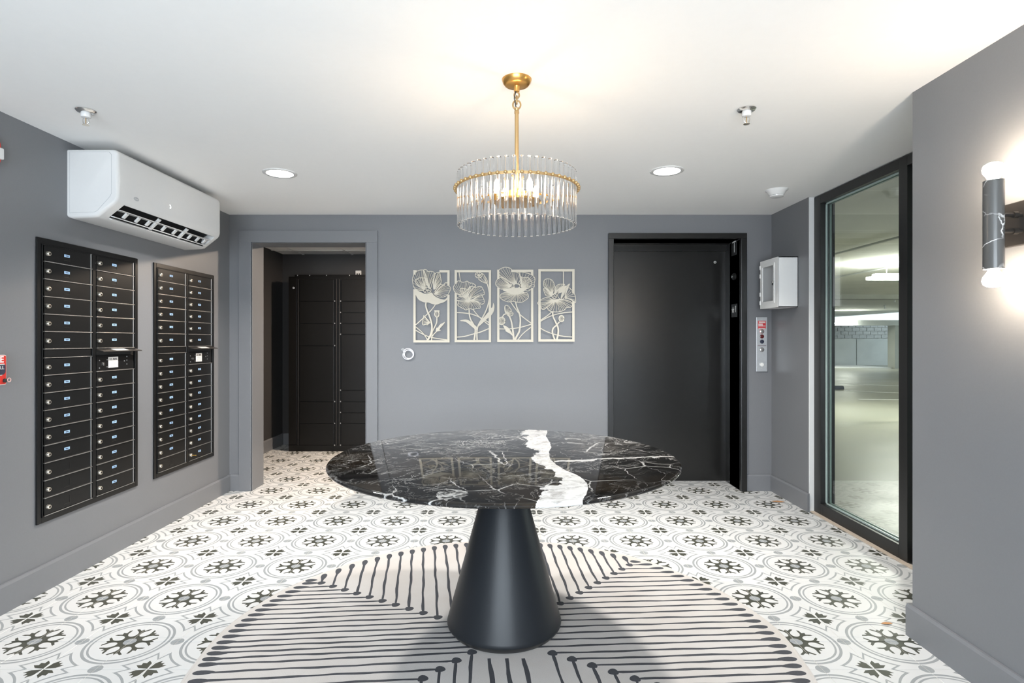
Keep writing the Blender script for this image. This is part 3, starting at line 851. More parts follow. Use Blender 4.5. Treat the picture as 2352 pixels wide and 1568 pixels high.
for k in range(3):
    c = (-0.07 + 0.068 * k, 2.27); e = edge_pt(c, DD)
    draw_stroke([c, e], 0.016, [((e[0], e[1] + .03), (0, 1), 0.085, 0.03)])
for k in range(1):
    c = (-0.03, 2.56); e = edge_pt(c, unit(-0.1, 1))
    draw_stroke([c, e], blobs=[((e[0], e[1] - .03), (0, -1), 0.085, 0.03)])

# ------------------------------------------------------------------ chandelier
CX, CY, CR = 0.039, 2.33, 0.2355
s = thing('chandelier', (CX, CY, ZC), 'brass drum chandelier ringed with hanging glass rods', 'chandelier')
MB().lathe([(0.061, 0), (0.0605, -0.003), (0.057, -0.013), (0.050, -0.022), (0.042, -0.026), (0.014, -0.028), (0.012, -0.036), (0.011, -0.050), (0.006, -0.052)], (CX, CY, ZC), 48).build('canopy', 'brass', s, 50)
def link(cz, rx, rz, axis, rad=0.0035):
    P = []
    for k in range(20):
        a = 2 * pi * k / 20
        P.append((CX + (rx * cos(a) if axis == 'x' else 0), CY + (rx * cos(a) if axis == 'y' else 0), cz + rz * sin(a)))
    return MB().tube(P, rad, 8, True)
link(ZC - 0.063, 0.010, 0.013, 'x').build('hang_loop', 'brass_paint', s, 50)
link(ZC - 0.083, 0.009, 0.016, 'y').build('chain_link', 'brass_paint', s, 50)
link(ZC - 0.103, 0.016, 0.018, 'x').build('ring_loop', 'brass_paint', s, 50)
MB().tube([(CX - .004, CY - .008, ZC - 0.05), (CX - .010, CY - .012, ZC - 0.08), (CX - .004, CY - .006, ZC - 0.11), (CX, CY, ZC - 0.125)], 0.0022, 6).build('cord', 'dark', s, 50)
MB().lathe([(0.010, 2.226), (0.010, 2.219), (0.008, 2.216), (0.010, 2.213), (0.010, 2.205), (0.0082, 2.203), (0.0082, 1.845)], (CX, CY, 0), 24).build('stem', 'brass_paint', s, 40)
ZRG = 1.893
NR = 52
MB().lathe([(CR + 0.010, ZRG - 0.005), (CR + 0.013, ZRG - 0.005), (CR + 0.013, ZRG + 0.005), (CR + 0.010, ZRG + 0.005), (CR + 0.010, ZRG - 0.005)], (CX, CY, 0), 104, caps=False).build('ring', 'brass_paint', s, 40)
rod0 = bead0 = None
for i in range(NR):
    a = 2 * pi * (i + 0.5) / NR - pi / 2
    x, y = CX + CR * cos(a), CY + CR * sin(a)
    if rod0 is None:
        r0 = 0.0088
        rod0 = MB().lathe([(r0 - 0.002, 1.742), (r0, 1.744), (r0, 1.955), (r0 - 0.002, 1.957)], (0, 0, 0), 12).build('glass_rod', 'rod', None, 40)
        bead0 = MB().sphere((0, 0, 0), 0.0072, 10, 6).build('bead', 'brass_paint', None, 80)
        o, b = rod0, bead0
    else:
        o = bpy.data.objects.new('glass_rod', rod0.data); COL.objects.link(o)
        b = bpy.data.objects.new('bead', bead0.data); COL.objects.link(b)
    o.location = (x, y, 0); b.location = (CX + (CR + 0.017) * cos(a), CY + (CR + 0.017) * sin(a), ZRG)
    attach(o, s); attach(b, s)
sp = MB()
for k in range(3):
    a = 2 * pi * k / 3 + 0.5
    sp.tube([(CX, CY, ZRG - 0.004), (CX + (CR + 0.010) * cos(a), CY + (CR + 0.010) * sin(a), ZRG - 0.004)], 0.004, 8)
sp.build('spoke', 'brass', s, 40)
MB().lathe([(0.012, 1.835), (0.095, 1.838), (0.098, 1.846), (0.035, 1.850), (0.034, 1.885), (0.028, 1.890), (0.010, 1.892)], (CX, CY, 0), 40).build('hub', 'brass', s, 40)
for k in range(4):
    a = 2 * pi * k / 4 + 0.55
    x, y = CX + 0.094 * cos(a), CY + 0.094 * sin(a)
    so = MB().lathe([(0.013, 1.836), (0.013, 1.862), (0.011, 1.864)], (x, y, 0), 16).build('socket', 'brass', s, 40)
    MB().lathe([(0.007, 1.862), (0.011, 1.874), (0.0125, 1.890), (0.010, 1.908), (0.005, 1.920), (0.001, 1.924)], (x, y, 0), 16).build('bulb', 'bulb_warm', so, 80)

# ------------------------------------------------------------------ downlights, sprinklers, detector
def downlight(x, y, label):
    s = thing('recessed_downlight', (x, y, ZC), label, 'light', 'recessed ceiling lights')
    MB().lathe([(0.104, 0), (0.104, -0.004), (0.098, -0.007), (0.082, -0.006), (0.080, -0.001)], (x, y, ZC), 48).build('rim', 'white_plastic', s, 40)
    MB().lathe([(0.079, -0.001), (0.079, -0.0035), (0.06, -0.005)], (x, y, ZC), 40).build('lens', 'lens', s, 40)
    d = bpy.data.lights.new('downlight_glow', 'AREA'); d.shape = 'DISK'; d.size = 0.15; d.energy = LIGHT_DOWN; d.spread = radians(128); d.color = (1.0, 0.97, 0.92)
    o = bpy.data.objects.new('downlight_glow', d); o.location = (x, y, ZC - 0.008); COL.objects.link(o); attach(o, s)
downlight(-1.45, 3.63, 'bright recessed downlight between the air conditioner and the chandelier')
downlight(1.005, 3.58, 'bright recessed downlight above the elevator side of the room')

def sprinkler(x, y, label):
    s = thing('ceiling_sprinkler', (x, y, ZC), label, 'sprinkler', 'ceiling sprinklers')
    c = (x, y, ZC)
    MB().lathe([(0.042, 0), (0.042, -0.003), (0.036, -0.010), (0.022, -0.013), (0.020, -0.010)], c, 32).build('escutcheon', 'chrome', s, 40)
    MB().lathe([(0.020, -0.008), (0.021, -0.030), (0.019, -0.034), (0.012, -0.036)], c, 24).build('collar', 'white_plastic', s, 40)
    for q in (-1, 1):
        MB().tube([(x + q * 0.012, y, ZC - 0.034), (x + q * 0.014, y, ZC - 0.048), (x + q * 0.011, y, ZC - 0.060), (x, y, ZC - 0.066)], 0.0022, 8).build('frame_arm', 'chrome', s, 50)
    MB().tube([(x, y, ZC - 0.036), (x, y, ZC - 0.064)], 0.002, 8).build('glass_bulb', 'brass_paint', s, 50)
    MB().lathe([(0.004, -0.064), (0.014, -0.068), (0.0145, -0.070), (0.003, -0.071)], c, 20).build('deflector', 'nickel', s, 40)
sprinkler(-1.954, 2.639, 'chrome pendent sprinkler above the air conditioner')
sprinkler(1.104, 2.624, 'chrome pendent sprinkler between the chandelier and the window')
s = thing('smoke_detector', (1.913, 4.04, ZC), 'round white smoke detector on the ceiling above the wall cabinet', 'smoke detector')
c = (1.913, 4.04, ZC)
MB().lathe([(0.076, 0), (0.075, -0.004), (0.060, -0.016), (0.050, -0.036), (0.044, -0.040)], c, 48).build('base', 'white_plastic', s, 40)
MB().lathe([(0.040, -0.038), (0.040, -0.043)], c, 32).build('vent_slot', 'dark', s)
MB().lathe([(0.047, -0.042), (0.046, -0.048), (0.030, -0.052), (0.005, -0.053)], c, 40).build('cap', 'white_plastic', s, 40)
for k in range(6):
    a = 2 * pi * k / 6
    MB().cbox((c[0] + 0.043 * cos(a), c[1] + 0.043 * sin(a), ZC - 0.041), (0.008, 0.008, 0.006)).build('rib', 'white_plastic', s)

# ------------------------------------------------------------------ sconce on the near wall
SX, SY = 1.630, 1.907
sz0, sz1 = 1.515, 1.811
s = thing('wall_sconce', (XN, SY, 1.67), 'black marble tube sconce with glowing bulbs at both ends', 'wall lamp')
MB().box(XN - 0.022, XN, 1.800, 2.000, 1.598, 1.745).build('wall_plate', 'bronze', s, bevel=0.003)
tb = MB().lathe([(0.024, sz0 + 0.002), (0.0290, sz0), (0.0290, sz1), (0.024, sz1 - 0.002)], (SX, SY, 0), 48)
tb.build('tube', 'marble_tube', s, 40, origin=(SX, SY, 1.66))
for zz in (1.697, 1.642):
    ar = MB().tube([(SX + 0.026, SY, zz), (XN - 0.022, SY, zz)], 0.0065, 12).build('arm', 'bronze', s, 40)
    MB().lathe([(0.011, -0.004), (0.011, 0.012)], (XN - 0.048, SY, zz), 16, 'x').build('collar', 'bronze', ar, 40)
for sg, zz in ((1, sz1), (-1, sz0)):
    P = [(0.0145, -0.03), (0.0150, 0.004), (0.020, 0.014), (0.029, 0.028), (0.031, 0.040), (0.027, 0.052), (0.016, 0.059), (0.001, 0.061)]
    MB().lathe([(r, h * sg) for r, h in P], (SX, SY, zz), 32).build('bulb', 'bulb_sconce', s, 80)

# ------------------------------------------------------------------ air conditioner on the left wall
AY0, AY1, AZ1 = 3.055, 4.155, 2.304
s = thing('air_conditioner', (XL, (AY0 + AY1) / 2, AZ1 - 0.37), 'white wall mounted air conditioner over the mailboxes', 'air conditioner')
def arc(cx, cz, r, a0, a1, n=5): return [(cx + r * cos(radians(a0 + (a1 - a0) * i / n)), cz + r * sin(radians(a0 + (a1 - a0) * i / n))) for i in range(n + 1)]
D = 0.270
def ac_profile(notch):
    P = [(0.0, 0.0)] + arc(D - 0.03, -0.03, 0.03, 90, 0) + arc(D - 0.06, -0.245, 0.06, 0, -42)
    if notch:
        P += [(0.244, -0.281), (0.205, -0.262), (0.165, -0.285), (0.150, -0.320), (0.172, -0.352)]
    P += [(0.160, -0.361), (0.135, -0.366), (0.02, -0.372), (0.0, -0.366)]
    return P
def ring_at(P, y, k):
    return [(XL + u * (1 - k * 0.5) , y, AZ1 + (v + 0.18) * (1 - k) - 0.18) for u, v in P]
N0, N1 = AY0 + 0.075, AY1 - 0.055
P = ac_profile(False)
c = MB()
c.loft([ring_at(P, AY0, 0.06), ring_at(P, AY0 + 0.004, 0.028), ring_at(P, AY0 + 0.012, 0.006), ring_at(P, AY0 + 0.022, 0), ring_at(P, N0, 0)])
c.loft([ring_at(P, N1, 0), ring_at(P, AY1 - 0.022, 0), ring_at(P, AY1 - 0.012, 0.006), ring_at(P, AY1 - 0.004, 0.028), ring_at(P, AY1, 0.06)])
Pn = ac_profile(True)
c.loft([ring_at(Pn, N0, 0), ring_at(Pn, N1, 0)], caps=False)
c.build('casing', 'white_plastic', s, 35)
c = MB()
liner = [(0.238, -0.279), (0.205, -0.264), (0.167, -0.287), (0.152, -0.320), (0.168, -0.348)]
liner2 = [(u - 0.002 if False else u + 0.004, v - 0.003) for u, v in liner]
c.loft([[(XL + u, N0 + 0.001, AZ1 + v) for u, v in liner2], [(XL + u, N1 - 0.001, AZ1 + v) for u, v in liner2]], caps=False, closed=False)
c.build('air_outlet', 'dark', s)
def vane(u0, v0, u1, v1, th_, name='louver', y0=N0 + 0.006, y1=N1 - 0.006):
    du, dv = u1 - u0, v1 - v0; l = hypot(du, dv); nx, nz = -dv / l * th_ / 2, du / l * th_ / 2
    Q = [(u0 + nx, v0 + nz), (u1 + nx, v1 + nz), (u1 - nx, v1 - nz), (u0 - nx, v0 - nz)]
    MB().prism(Q, lambda u, v, t: (XL + u, t, AZ1 + v), y0, y1).build(name, 'white_plastic', s, bevel=0.001)
vane(0.232, -0.312, 0.188, -0.306, 0.004)
vane(0.200, -0.350, 0.160, -0.338, 0.006)
vane(0.186, -0.3625, 0.168, -0.3560, 0.004)
for q in (0.36, 0.67):
    yy = N0 + (N1 - N0) * q
    vane(0.238, -0.288, 0.176, -0.350, 0.012, 'divider', yy - 0.011, yy + 0.011)
for q in (0.09, 0.20, 0.30, 0.46, 0.58, 0.76, 0.86, 0.95):
    yy = N0 + (N1 - N0) * q
    vane(0.216, -0.312, 0.190, -0.338, 0.010, 'link_arm', yy - 0.010, yy + 0.010)
# side seam line and badge
sm = MB()
Q = [(0.012, -0.015), (0.225, -0.015), (0.238, -0.030), (0.238, -0.240), (0.228, -0.258), (0.162, -0.332), (0.145, -0.340), (0.012, -0.345)]
Q2 = [(u + (0.1 - u) * 0.012, v + (-0.18 - v) * 0.009) for u, v in Q]
for i in range(len(Q)):
    j = (i + 1) % len(Q)
    sm.prism([Q[i], Q[j], Q2[j], Q2[i]], lambda u, v, t: (XL + u, t, AZ1 + v), AY0 - 0.0004, AY0 + 0.004)
sm.build('side_seam', 'grey_plastic', s)
bd = MB().lathe([(0.011, 0), (0.011, 0.0012)], (0, 0, 0), 24, 'x').build('badge', 'grey_plastic', s)
bd.scale = (1, 2.0, 1); bd.location = (XL + D - 0.0004, AY0 + 0.155, AZ1 - 0.232)
tx = text('badge_lettering', 'Carrier', 'white_plastic', s, (XL + D + 0.001, AY0 + 0.155, AZ1 - 0.232), ROT_LEFT, 0.010)
dsp = MB()
for (a, b, h_) in ((0, 0.012, 0), (0.006, 0.018, -0.009), (0.003, 0.015, -0.018)):
    dsp.cbox((XL + D + 0.0004, AY0 + 0.47 + (a + b) / 2, AZ1 - 0.190 + h_), (0.001, b - a, 0.004))
dsp.build('indicator', emit('indicator_glow', (1, 1, 1), 1.5), s)

# ------------------------------------------------------------------ mailboxes
def mailbox(y0, label, unlabeled, key):
    wd_, z0, z1 = 0.778, 0.350, 1.796
    s = thing('mailbox_bank', (XL, y0 + wd_ / 2, z0), label, 'mailbox', 'wall mailbox banks')
    pr_ = 0.009
    f = MB()
    b = 0.026
    f.box(XL, XL + pr_, y0, y0 + b, z0, z1).box(XL, XL + pr_, y0 + wd_ - b, y0 + wd_, z0, z1)
    f.box(XL, XL + pr_, y0 + b, y0 + wd_ - b, z0, z0 + 0.030).box(XL, XL + pr_, y0 + b, y0 + wd_ - b, z1 - 0.030, z1)
    f.build('frame', 'black_metal', s, bevel=0.0025)
    MB().box(XL, XL + 0.001, y0 + b, y0 + wd_ - b, z0 + 0.03, z1 - 0.03).build('back_plate', 'dark', s)
    # inner rim catching the light
    r = MB(); e = 0.004
    a0, a1, c0, c1 = y0 + b + 0.002, y0 + wd_ - b - 0.002, z0 + 0.031, z1 - 0.031
    r.box(XL, XL + pr_ + 0.004, a0, a0 + e, c0, c1).box(XL, XL + pr_ + 0.004, a1 - e, a1, c0, c1).box(XL, XL + pr_ + 0.003, a0, a1, c1 - e, c1).box(XL, XL + pr_ + 0.003, a0, a1, c0, c0 + e)
    r.build('inner_rim', 'black_metal', s, bevel=0.001)
    MB().box(XL, XL + pr_ + 0.002, y0 + 0.378, y0 + 0.406, c0, c1).build('centre_post', 'black_metal', s, bevel=0.003)
    U = 0.0893
    def door(ya, yb, zt, h, lab, has_lock=True, name='door'):
        d_ = MB().box(XL + 0.001, XL + 0.009, ya, yb, zt - h + 0.006, zt - 0.001).build(name, 'black_metal', s, bevel=0.0015)
        MB().box(XL + 0.001, XL + 0.0135, ya - 0.002, yb + 0.006, zt - h + 0.0005, zt - h + 0.0045).build('bottom_lip', 'edge_steel', d_, bevel=0.0008)
        MB().box(XL + 0.001, XL + 0.0125, yb - 0.0035, yb + 0.0015, zt - h + 0.006, zt - 0.001).build('hinge_strip', 'steel' if False else 'edge_steel', d_, bevel=0.001)
        zc = zt - h / 2
        if has_lock:
            lo = MB().lathe([(0.0115, 0.008), (0.0115, 0.019), (0.0095, 0.0215), (0.005, 0.022)], (XL, ya + 0.021, zc - 0.001), 16, 'x').build('lock', 'nickel', d_, 40)
            MB().lathe([(0.0055, 0.0218), (0.0055, 0.0225)], (XL, ya + 0.021, zc - 0.001), 12, 'x').build('keyway', 'bronze', d_, 40)
            if key and name == 'key_door':
                MB().box(XL + 0.022, XL + 0.05, ya + 0.019, ya + 0.030, zc - 0.006, zc - 0.001).build('key', 'gold_key', d_, bevel=0.001)
        yl = ya + (yb - ya) * 0.46
        # label holder outline
        ho = MB(); hw, hh = 0.021, 0.020
        ho.box(XL + 0.009, XL + 0.0104, yl - hw, yl + hw, zc - hh, zc - hh + 0.0016).box(XL + 0.009, XL + 0.0104, yl + hw - 0.0016, yl + hw, zc - hh, zc + hh)
        ho.build('label_holder', 'bronze', d_)
        if lab:
            MB().box(XL + 0.009, XL + 0.0102, yl - 0.0185, yl + 0.0185, zc - 0.001, zc + 0.0125).build('number_label', 'label_blue', d_)
            nk = MB()
            for q in range(4):
                nk.box(XL + 0.0102, XL + 0.0106, yl - 0.010 + q * 0.0055, yl - 0.0062 + q * 0.0055, zc + 0.003, zc + 0.0085)
            nk.build('number', 'ink', d_)
        return d_
    La, Lb, Ra, Rb = y0 + 0.044, y0 + 0.368, y0 + 0.413, y0 + 0.732
    zt = z1 - 0.031
    for k in range(6): door(La, Lb, zt - k * U, U, True)
    zg = zt - 6 * U
    g_ = MB().box(XL + 0.001, XL + 0.009, La, Lb, zg - 0.044, zg - 0.001).build('filler_panel', 'black_metal', s, bevel=0.0015)
    MB().box(XL + 0.001, XL + 0.0135, La - 0.002, Lb + 0.006, zg - 0.0445, zg - 0.041).build('bottom_lip', 'edge_steel', g_, bevel=0.0008)
    for k in range(9): door(La, Lb, zg - 0.045 - k * U, U, (9 - k) > unlabeled)
    for k in range(6): door(Ra, Rb, zt - k * U, U, True)
    # outgoing slot: open flap above a notice panel
    fl = MB()
    zf = zt - 6 * U - 0.006
    fl.prism([(0.004, 0.004), (0.004, -0.001), (0.052, -0.014), (0.052, -0.009)], lambda u, v, t: (XL + u, t, zf + v), Ra - 0.004, Rb + 0.02)
    fl = fl.build('mail_flap', 'bronze', s, bevel=0.001)
    MB().prism([(0.014, 0.0018), (0.014, 0.0026), (0.046, -0.0062), (0.046, -0.0070)], lambda u, v, t: (XL + u, t, zf + v), Ra + 0.11, Ra + 0.225).build('flap_notice', 'label_white', fl)
    pz1, pz0 = zt - 6 * U - 0.040, zt - 6 * U - 0.045 - U
    pn = MB().box(XL + 0.001, XL + 0.009, Ra, Rb, pz0 + 0.006, pz1).build('mail_slot_panel', 'black_metal', s, bevel=0.0015)
    MB().box(XL + 0.001, XL + 0.0135, Ra - 0.002, Rb + 0.006, pz0, pz0 + 0.004).build('bottom_lip', 'edge_steel', pn, bevel=0.0008)
    MB().box(XL + 0.001, XL + 0.006, Ra, Rb, pz1 + 0.002, zf - 0.002).build('slot_recess', 'dark', s)
    yl, zc = Ra + 0.137, (pz0 + pz1) / 2 + 0.004
    nt = MB().box(XL + 0.009, XL + 0.0102, yl - 0.042, yl + 0.042, zc - 0.032, zc + 0.032).build('mail_notice', 'label_white', pn, bevel=0.001)
    text('mail_lettering', 'U.S. MAIL', 'ink', pn, (XL + 0.0103, yl, zc + 0.018), ROT_LEFT, 0.0165, bold=0.0003)
    ln = MB()
    for q, wq in enumerate((0.066, 0.05, 0.058, 0.066, 0.06)):
        ln.box(XL + 0.0102, XL + 0.0105, yl - wq / 2, yl + wq / 2, zc + 0.002 - q * 0.0072, zc + 0.0042 - q * 0.0072)
    ln.build('small_print', 'grey_plastic', pn)
    MB().lathe([(0.009, 0.009), (0.009, 0.013), (0.005, 0.014)], (XL, Ra + 0.053, zc - 0.008), 16, 'x').build('lock', 'chrome', pn, 40)
    for (yy, zz) in ((0.022, 0.014), (0.022, -0.03), (0.085, 0.016), (0.085, -0.026), (0.235, 0.004), (0.258, 0.03), (0.258, 0.008), (0.258, -0.016)):
        MB().lathe([(0.0032, 0.009), (0.0028, 0.011)], (XL, Ra + yy, zc + zz), 10, 'x').build('rivet', 'steel', pn)
    zr = zt - 6 * U - 0.045 - U
    for k in range(8):
        last = (k == 7)
        door(Ra, Rb, zr - k * U, U, True, True, 'key_door' if (last and key) else 'door')
mailbox(2.848, 'black mailbox bank nearest the red fire alarm pull station', 3, False)
mailbox(3.792, 'black mailbox bank with a key in its lowest door, next to the doorway', 1, True)

# fire alarm gear at the left edge
s = thing('fire_alarm_strobe', (XL, 2.57, 2.07), 'red and white fire alarm horn strobe high on the mailbox wall', 'alarm')
def rrect(y0, y1, z0, z1, r, n=6):
    P = []
    for (cy, cz, a) in ((y1 - r, z1 - r, 0), (y0 + r, z1 - r, 90), (y0 + r, z0 + r, 180), (y1 - r, z0 + r, 270)):
        P += [(cy + r * cos(radians(a + 90 * i / n)), cz + r * sin(radians(a + 90 * i / n))) for i in range(n + 1)]
    return P
fx = lambda u, v, t: (XL + t, u, v)
MB().prism(rrect(2.509, 2.626, 2.068, 2.213, 0.045), fx, 0, 0.028).build('housing', 'red', s, bevel=0.004)
MB().prism(rrect(2.512, 2.628, 2.108, 2.160, 0.006), fx, 0.02, 0.040).build('strobe_lens', 'white_plastic', s, bevel=0.004)
gr = MB()
for i in range(5):
    for j in range(4): gr.cbox((XL + 0.0285, 2.534 + i * 0.015, 2.170 + j * 0.008), (0.002, 0.008, 0.004))
gr.build('horn_grille', 'dark_red', s)
MB().cbox((XL + 0.029, 2.584, 2.088), (0.002, 0.05, 0.010)).build('lettering', 'label_white', s)
s = thing('fire_pull_station', (XL, 2.60, 1.07), 'red fire alarm pull station with white lettering on the mailbox wall', 'alarm')
y1_ = 2.650
MB().prism(rrect(y1_ - 0.10, y1_, 1.070, 1.209, 0.008), fx, 0, 0.030).build('housing', 'label_white', s, bevel=0.003)
MB().prism(rrect(y1_ - 0.097, y1_ - 0.003, 1.073, 1.206, 0.006), fx, 0.02, 0.0308).build('face', 'red', s)
text('fire_lettering', 'FIRE', 'label_white', s, (XL + 0.0312, y1_ - 0.052, 1.187), ROT_LEFT, 0.040, bold=0.001)
MB().prism([(y1_ - 0.085, 1.168), (y1_ - 0.014, 1.168), (y1_ - 0.014, 1.125), (y1_ - 0.028, 1.114), (y1_ - 0.07, 1.114), (y1_ - 0.085, 1.125)], fx, 0.03, 0.0335).build('handle_rim', 'label_white', s)
hd = MB().prism([(y1_ - 0.082, 1.164), (y1_ - 0.017, 1.164), (y1_ - 0.017, 1.128), (y1_ - 0.029, 1.118), (y1_ - 0.069, 1.118), (y1_ - 0.082, 1.128)], fx, 0.031, 0.042).build('handle', 'ink', s, bevel=0.002)
text('pull_lettering', 'PULL', 'label_white', hd, (XL + 0.0424, y1_ - 0.05, 1.150), ROT_LEFT, 0.022)
MB().lathe([(0.009, 0.030), (0.009, 0.038), (0.006, 0.040)], (XL, y1_ - 0.012, 1.090), 20, 'x').build('lock', 'dark', s, 40)
MB().tube([(XL + 0.040, y1_ + 0.003 + 0.009 * cos(a), 1.092 + 0.009 * sin(a)) for a in [2 * pi * k / 16 for k in range(16)]], 0.0016, 6, True).build('seal_ring', plain('pink_seal', (0.75, 0.45, 0.40), 0.4), s, 50)

# ------------------------------------------------------------------ parcel locker in the mail room
LY, LX0, LX1, LZ1 = 6.55, -2.516, -1.05, 2.008
s = thing('parcel_locker', ((LX0 + LX1) / 2, LY, 0), 'black steel parcel locker filling the room beyond the doorway', 'locker')
MB().box(LX0, LX1, LY, MY - 0.03, 0.0, LZ1).build('body', 'locker', s, bevel=0.003)
MB().box(LX0 + 0.05, LX1, LY + 0.05, MY - 0.04, LZ1, LZ1 + 0.028).build('top_cap', 'locker', s, bevel=0.003)
MB().box(LX0 + 0.005, LX1, LY - 0.012, LY, 0.0, 0.07).build('plinth', 'locker', s)
def lx(x): return (x - PX) / F * LY
def lz(y): return H + (PY - y) / F * LY
MB().box(LX0 + 0.004, lx(682), LY - 0.012, LY, lz(1020), lz(640)).build('side_panel', 'locker', s, bevel=0.002)
MB().lathe([(0.012, 0), (0.012, -0.006), (0.008, -0.008)], (lx(675), LY - 0.012, lz(661)), 16, 'y').build('lock', 'steel', s, 40)
def ldoors(xa, xb, ys, hinge):
    for a, b in zip(ys[:-1], ys[1:]):
        d_ = MB().box(xa, xb, LY - 0.014, LY, lz(b) + 0.004, lz(a) - 0.004).build('door', 'locker', s, bevel=0.003)
        for zz in (lz(b) + 0.003,):
            MB().cbox((hinge, LY - 0.016, zz), (0.012, 0.008, 0.014)).build('hinge_pin', 'edge_steel', d_, bevel=0.001)
ldoors(lx(689), lx(767), (641, 692, 743, 794, 922, 972, 1022), lx(769.5))
ldoors(lx(785), lx(863), (641, 692, 718, 743, 768, 896, 922, 947, 972, 1022), lx(783))
st_ = MB()
for x in (685.5, 773.5, 780): st_.box(lx(x) - 0.003, lx(x) + 0.003, LY - 0.018, LY, lz(1022), lz(641))
st_.build('rail', 'bronze', s, bevel=0.001)
for x in (680, 708, 747, 800):
    MB().sphere((lx(x), LY + 0.047, LZ1 + 0.020), 0.006, 8, 6).build('bolt', 'steel', s)
# outlet above it
ox, oz = (824 - PX) / F * MY, H + (PY - 628) / F * MY
s = thing('wall_outlet', (ox, MY, oz), 'small white outlet box on the wall above the parcel locker', 'outlet')
MB().cbox((ox, MY - 0.012, oz), (0.068, 0.024, 0.068)).build('box', 'white', s, bevel=0.004)
for q in (-0.012, 0.014): MB().cbox((ox + q, MY - 0.026, oz - 0.010), (0.014, 0.006, 0.018)).build('plug', 'dark', s, bevel=0.002)
# its ceiling lamp
s = thing('mailroom_lamp', (-1.02, 5.85, MZ), 'flush lamp on the mail room ceiling', 'light')
MB().lathe([(0.09, 0), (0.09, -0.01), (0.08, -0.014)], (-1.02, 5.85, MZ - 0.001), 32).build('rim', 'white_plastic', s, 40)
MB().lathe([(0.075, -0.012), (0.07, -0.020), (0.03, -0.026), (0.002, -0.027)], (-1.02, 5.85, MZ), 32).build('lens', 'lens', s, 60)
d_ = bpy.data.lights.new('mailroom_glow', 'AREA'); d_.shape = 'DISK'; d_.size = 0.12; d_.energy = LIGHT_MAILROOM; d_.color = (1.0, 0.80, 0.62)
o = bpy.data.objects.new('mailroom_glow', d_); o.location = (-1.02, 5.85, MZ - 0.032); COL.objects.link(o); attach(o, s)

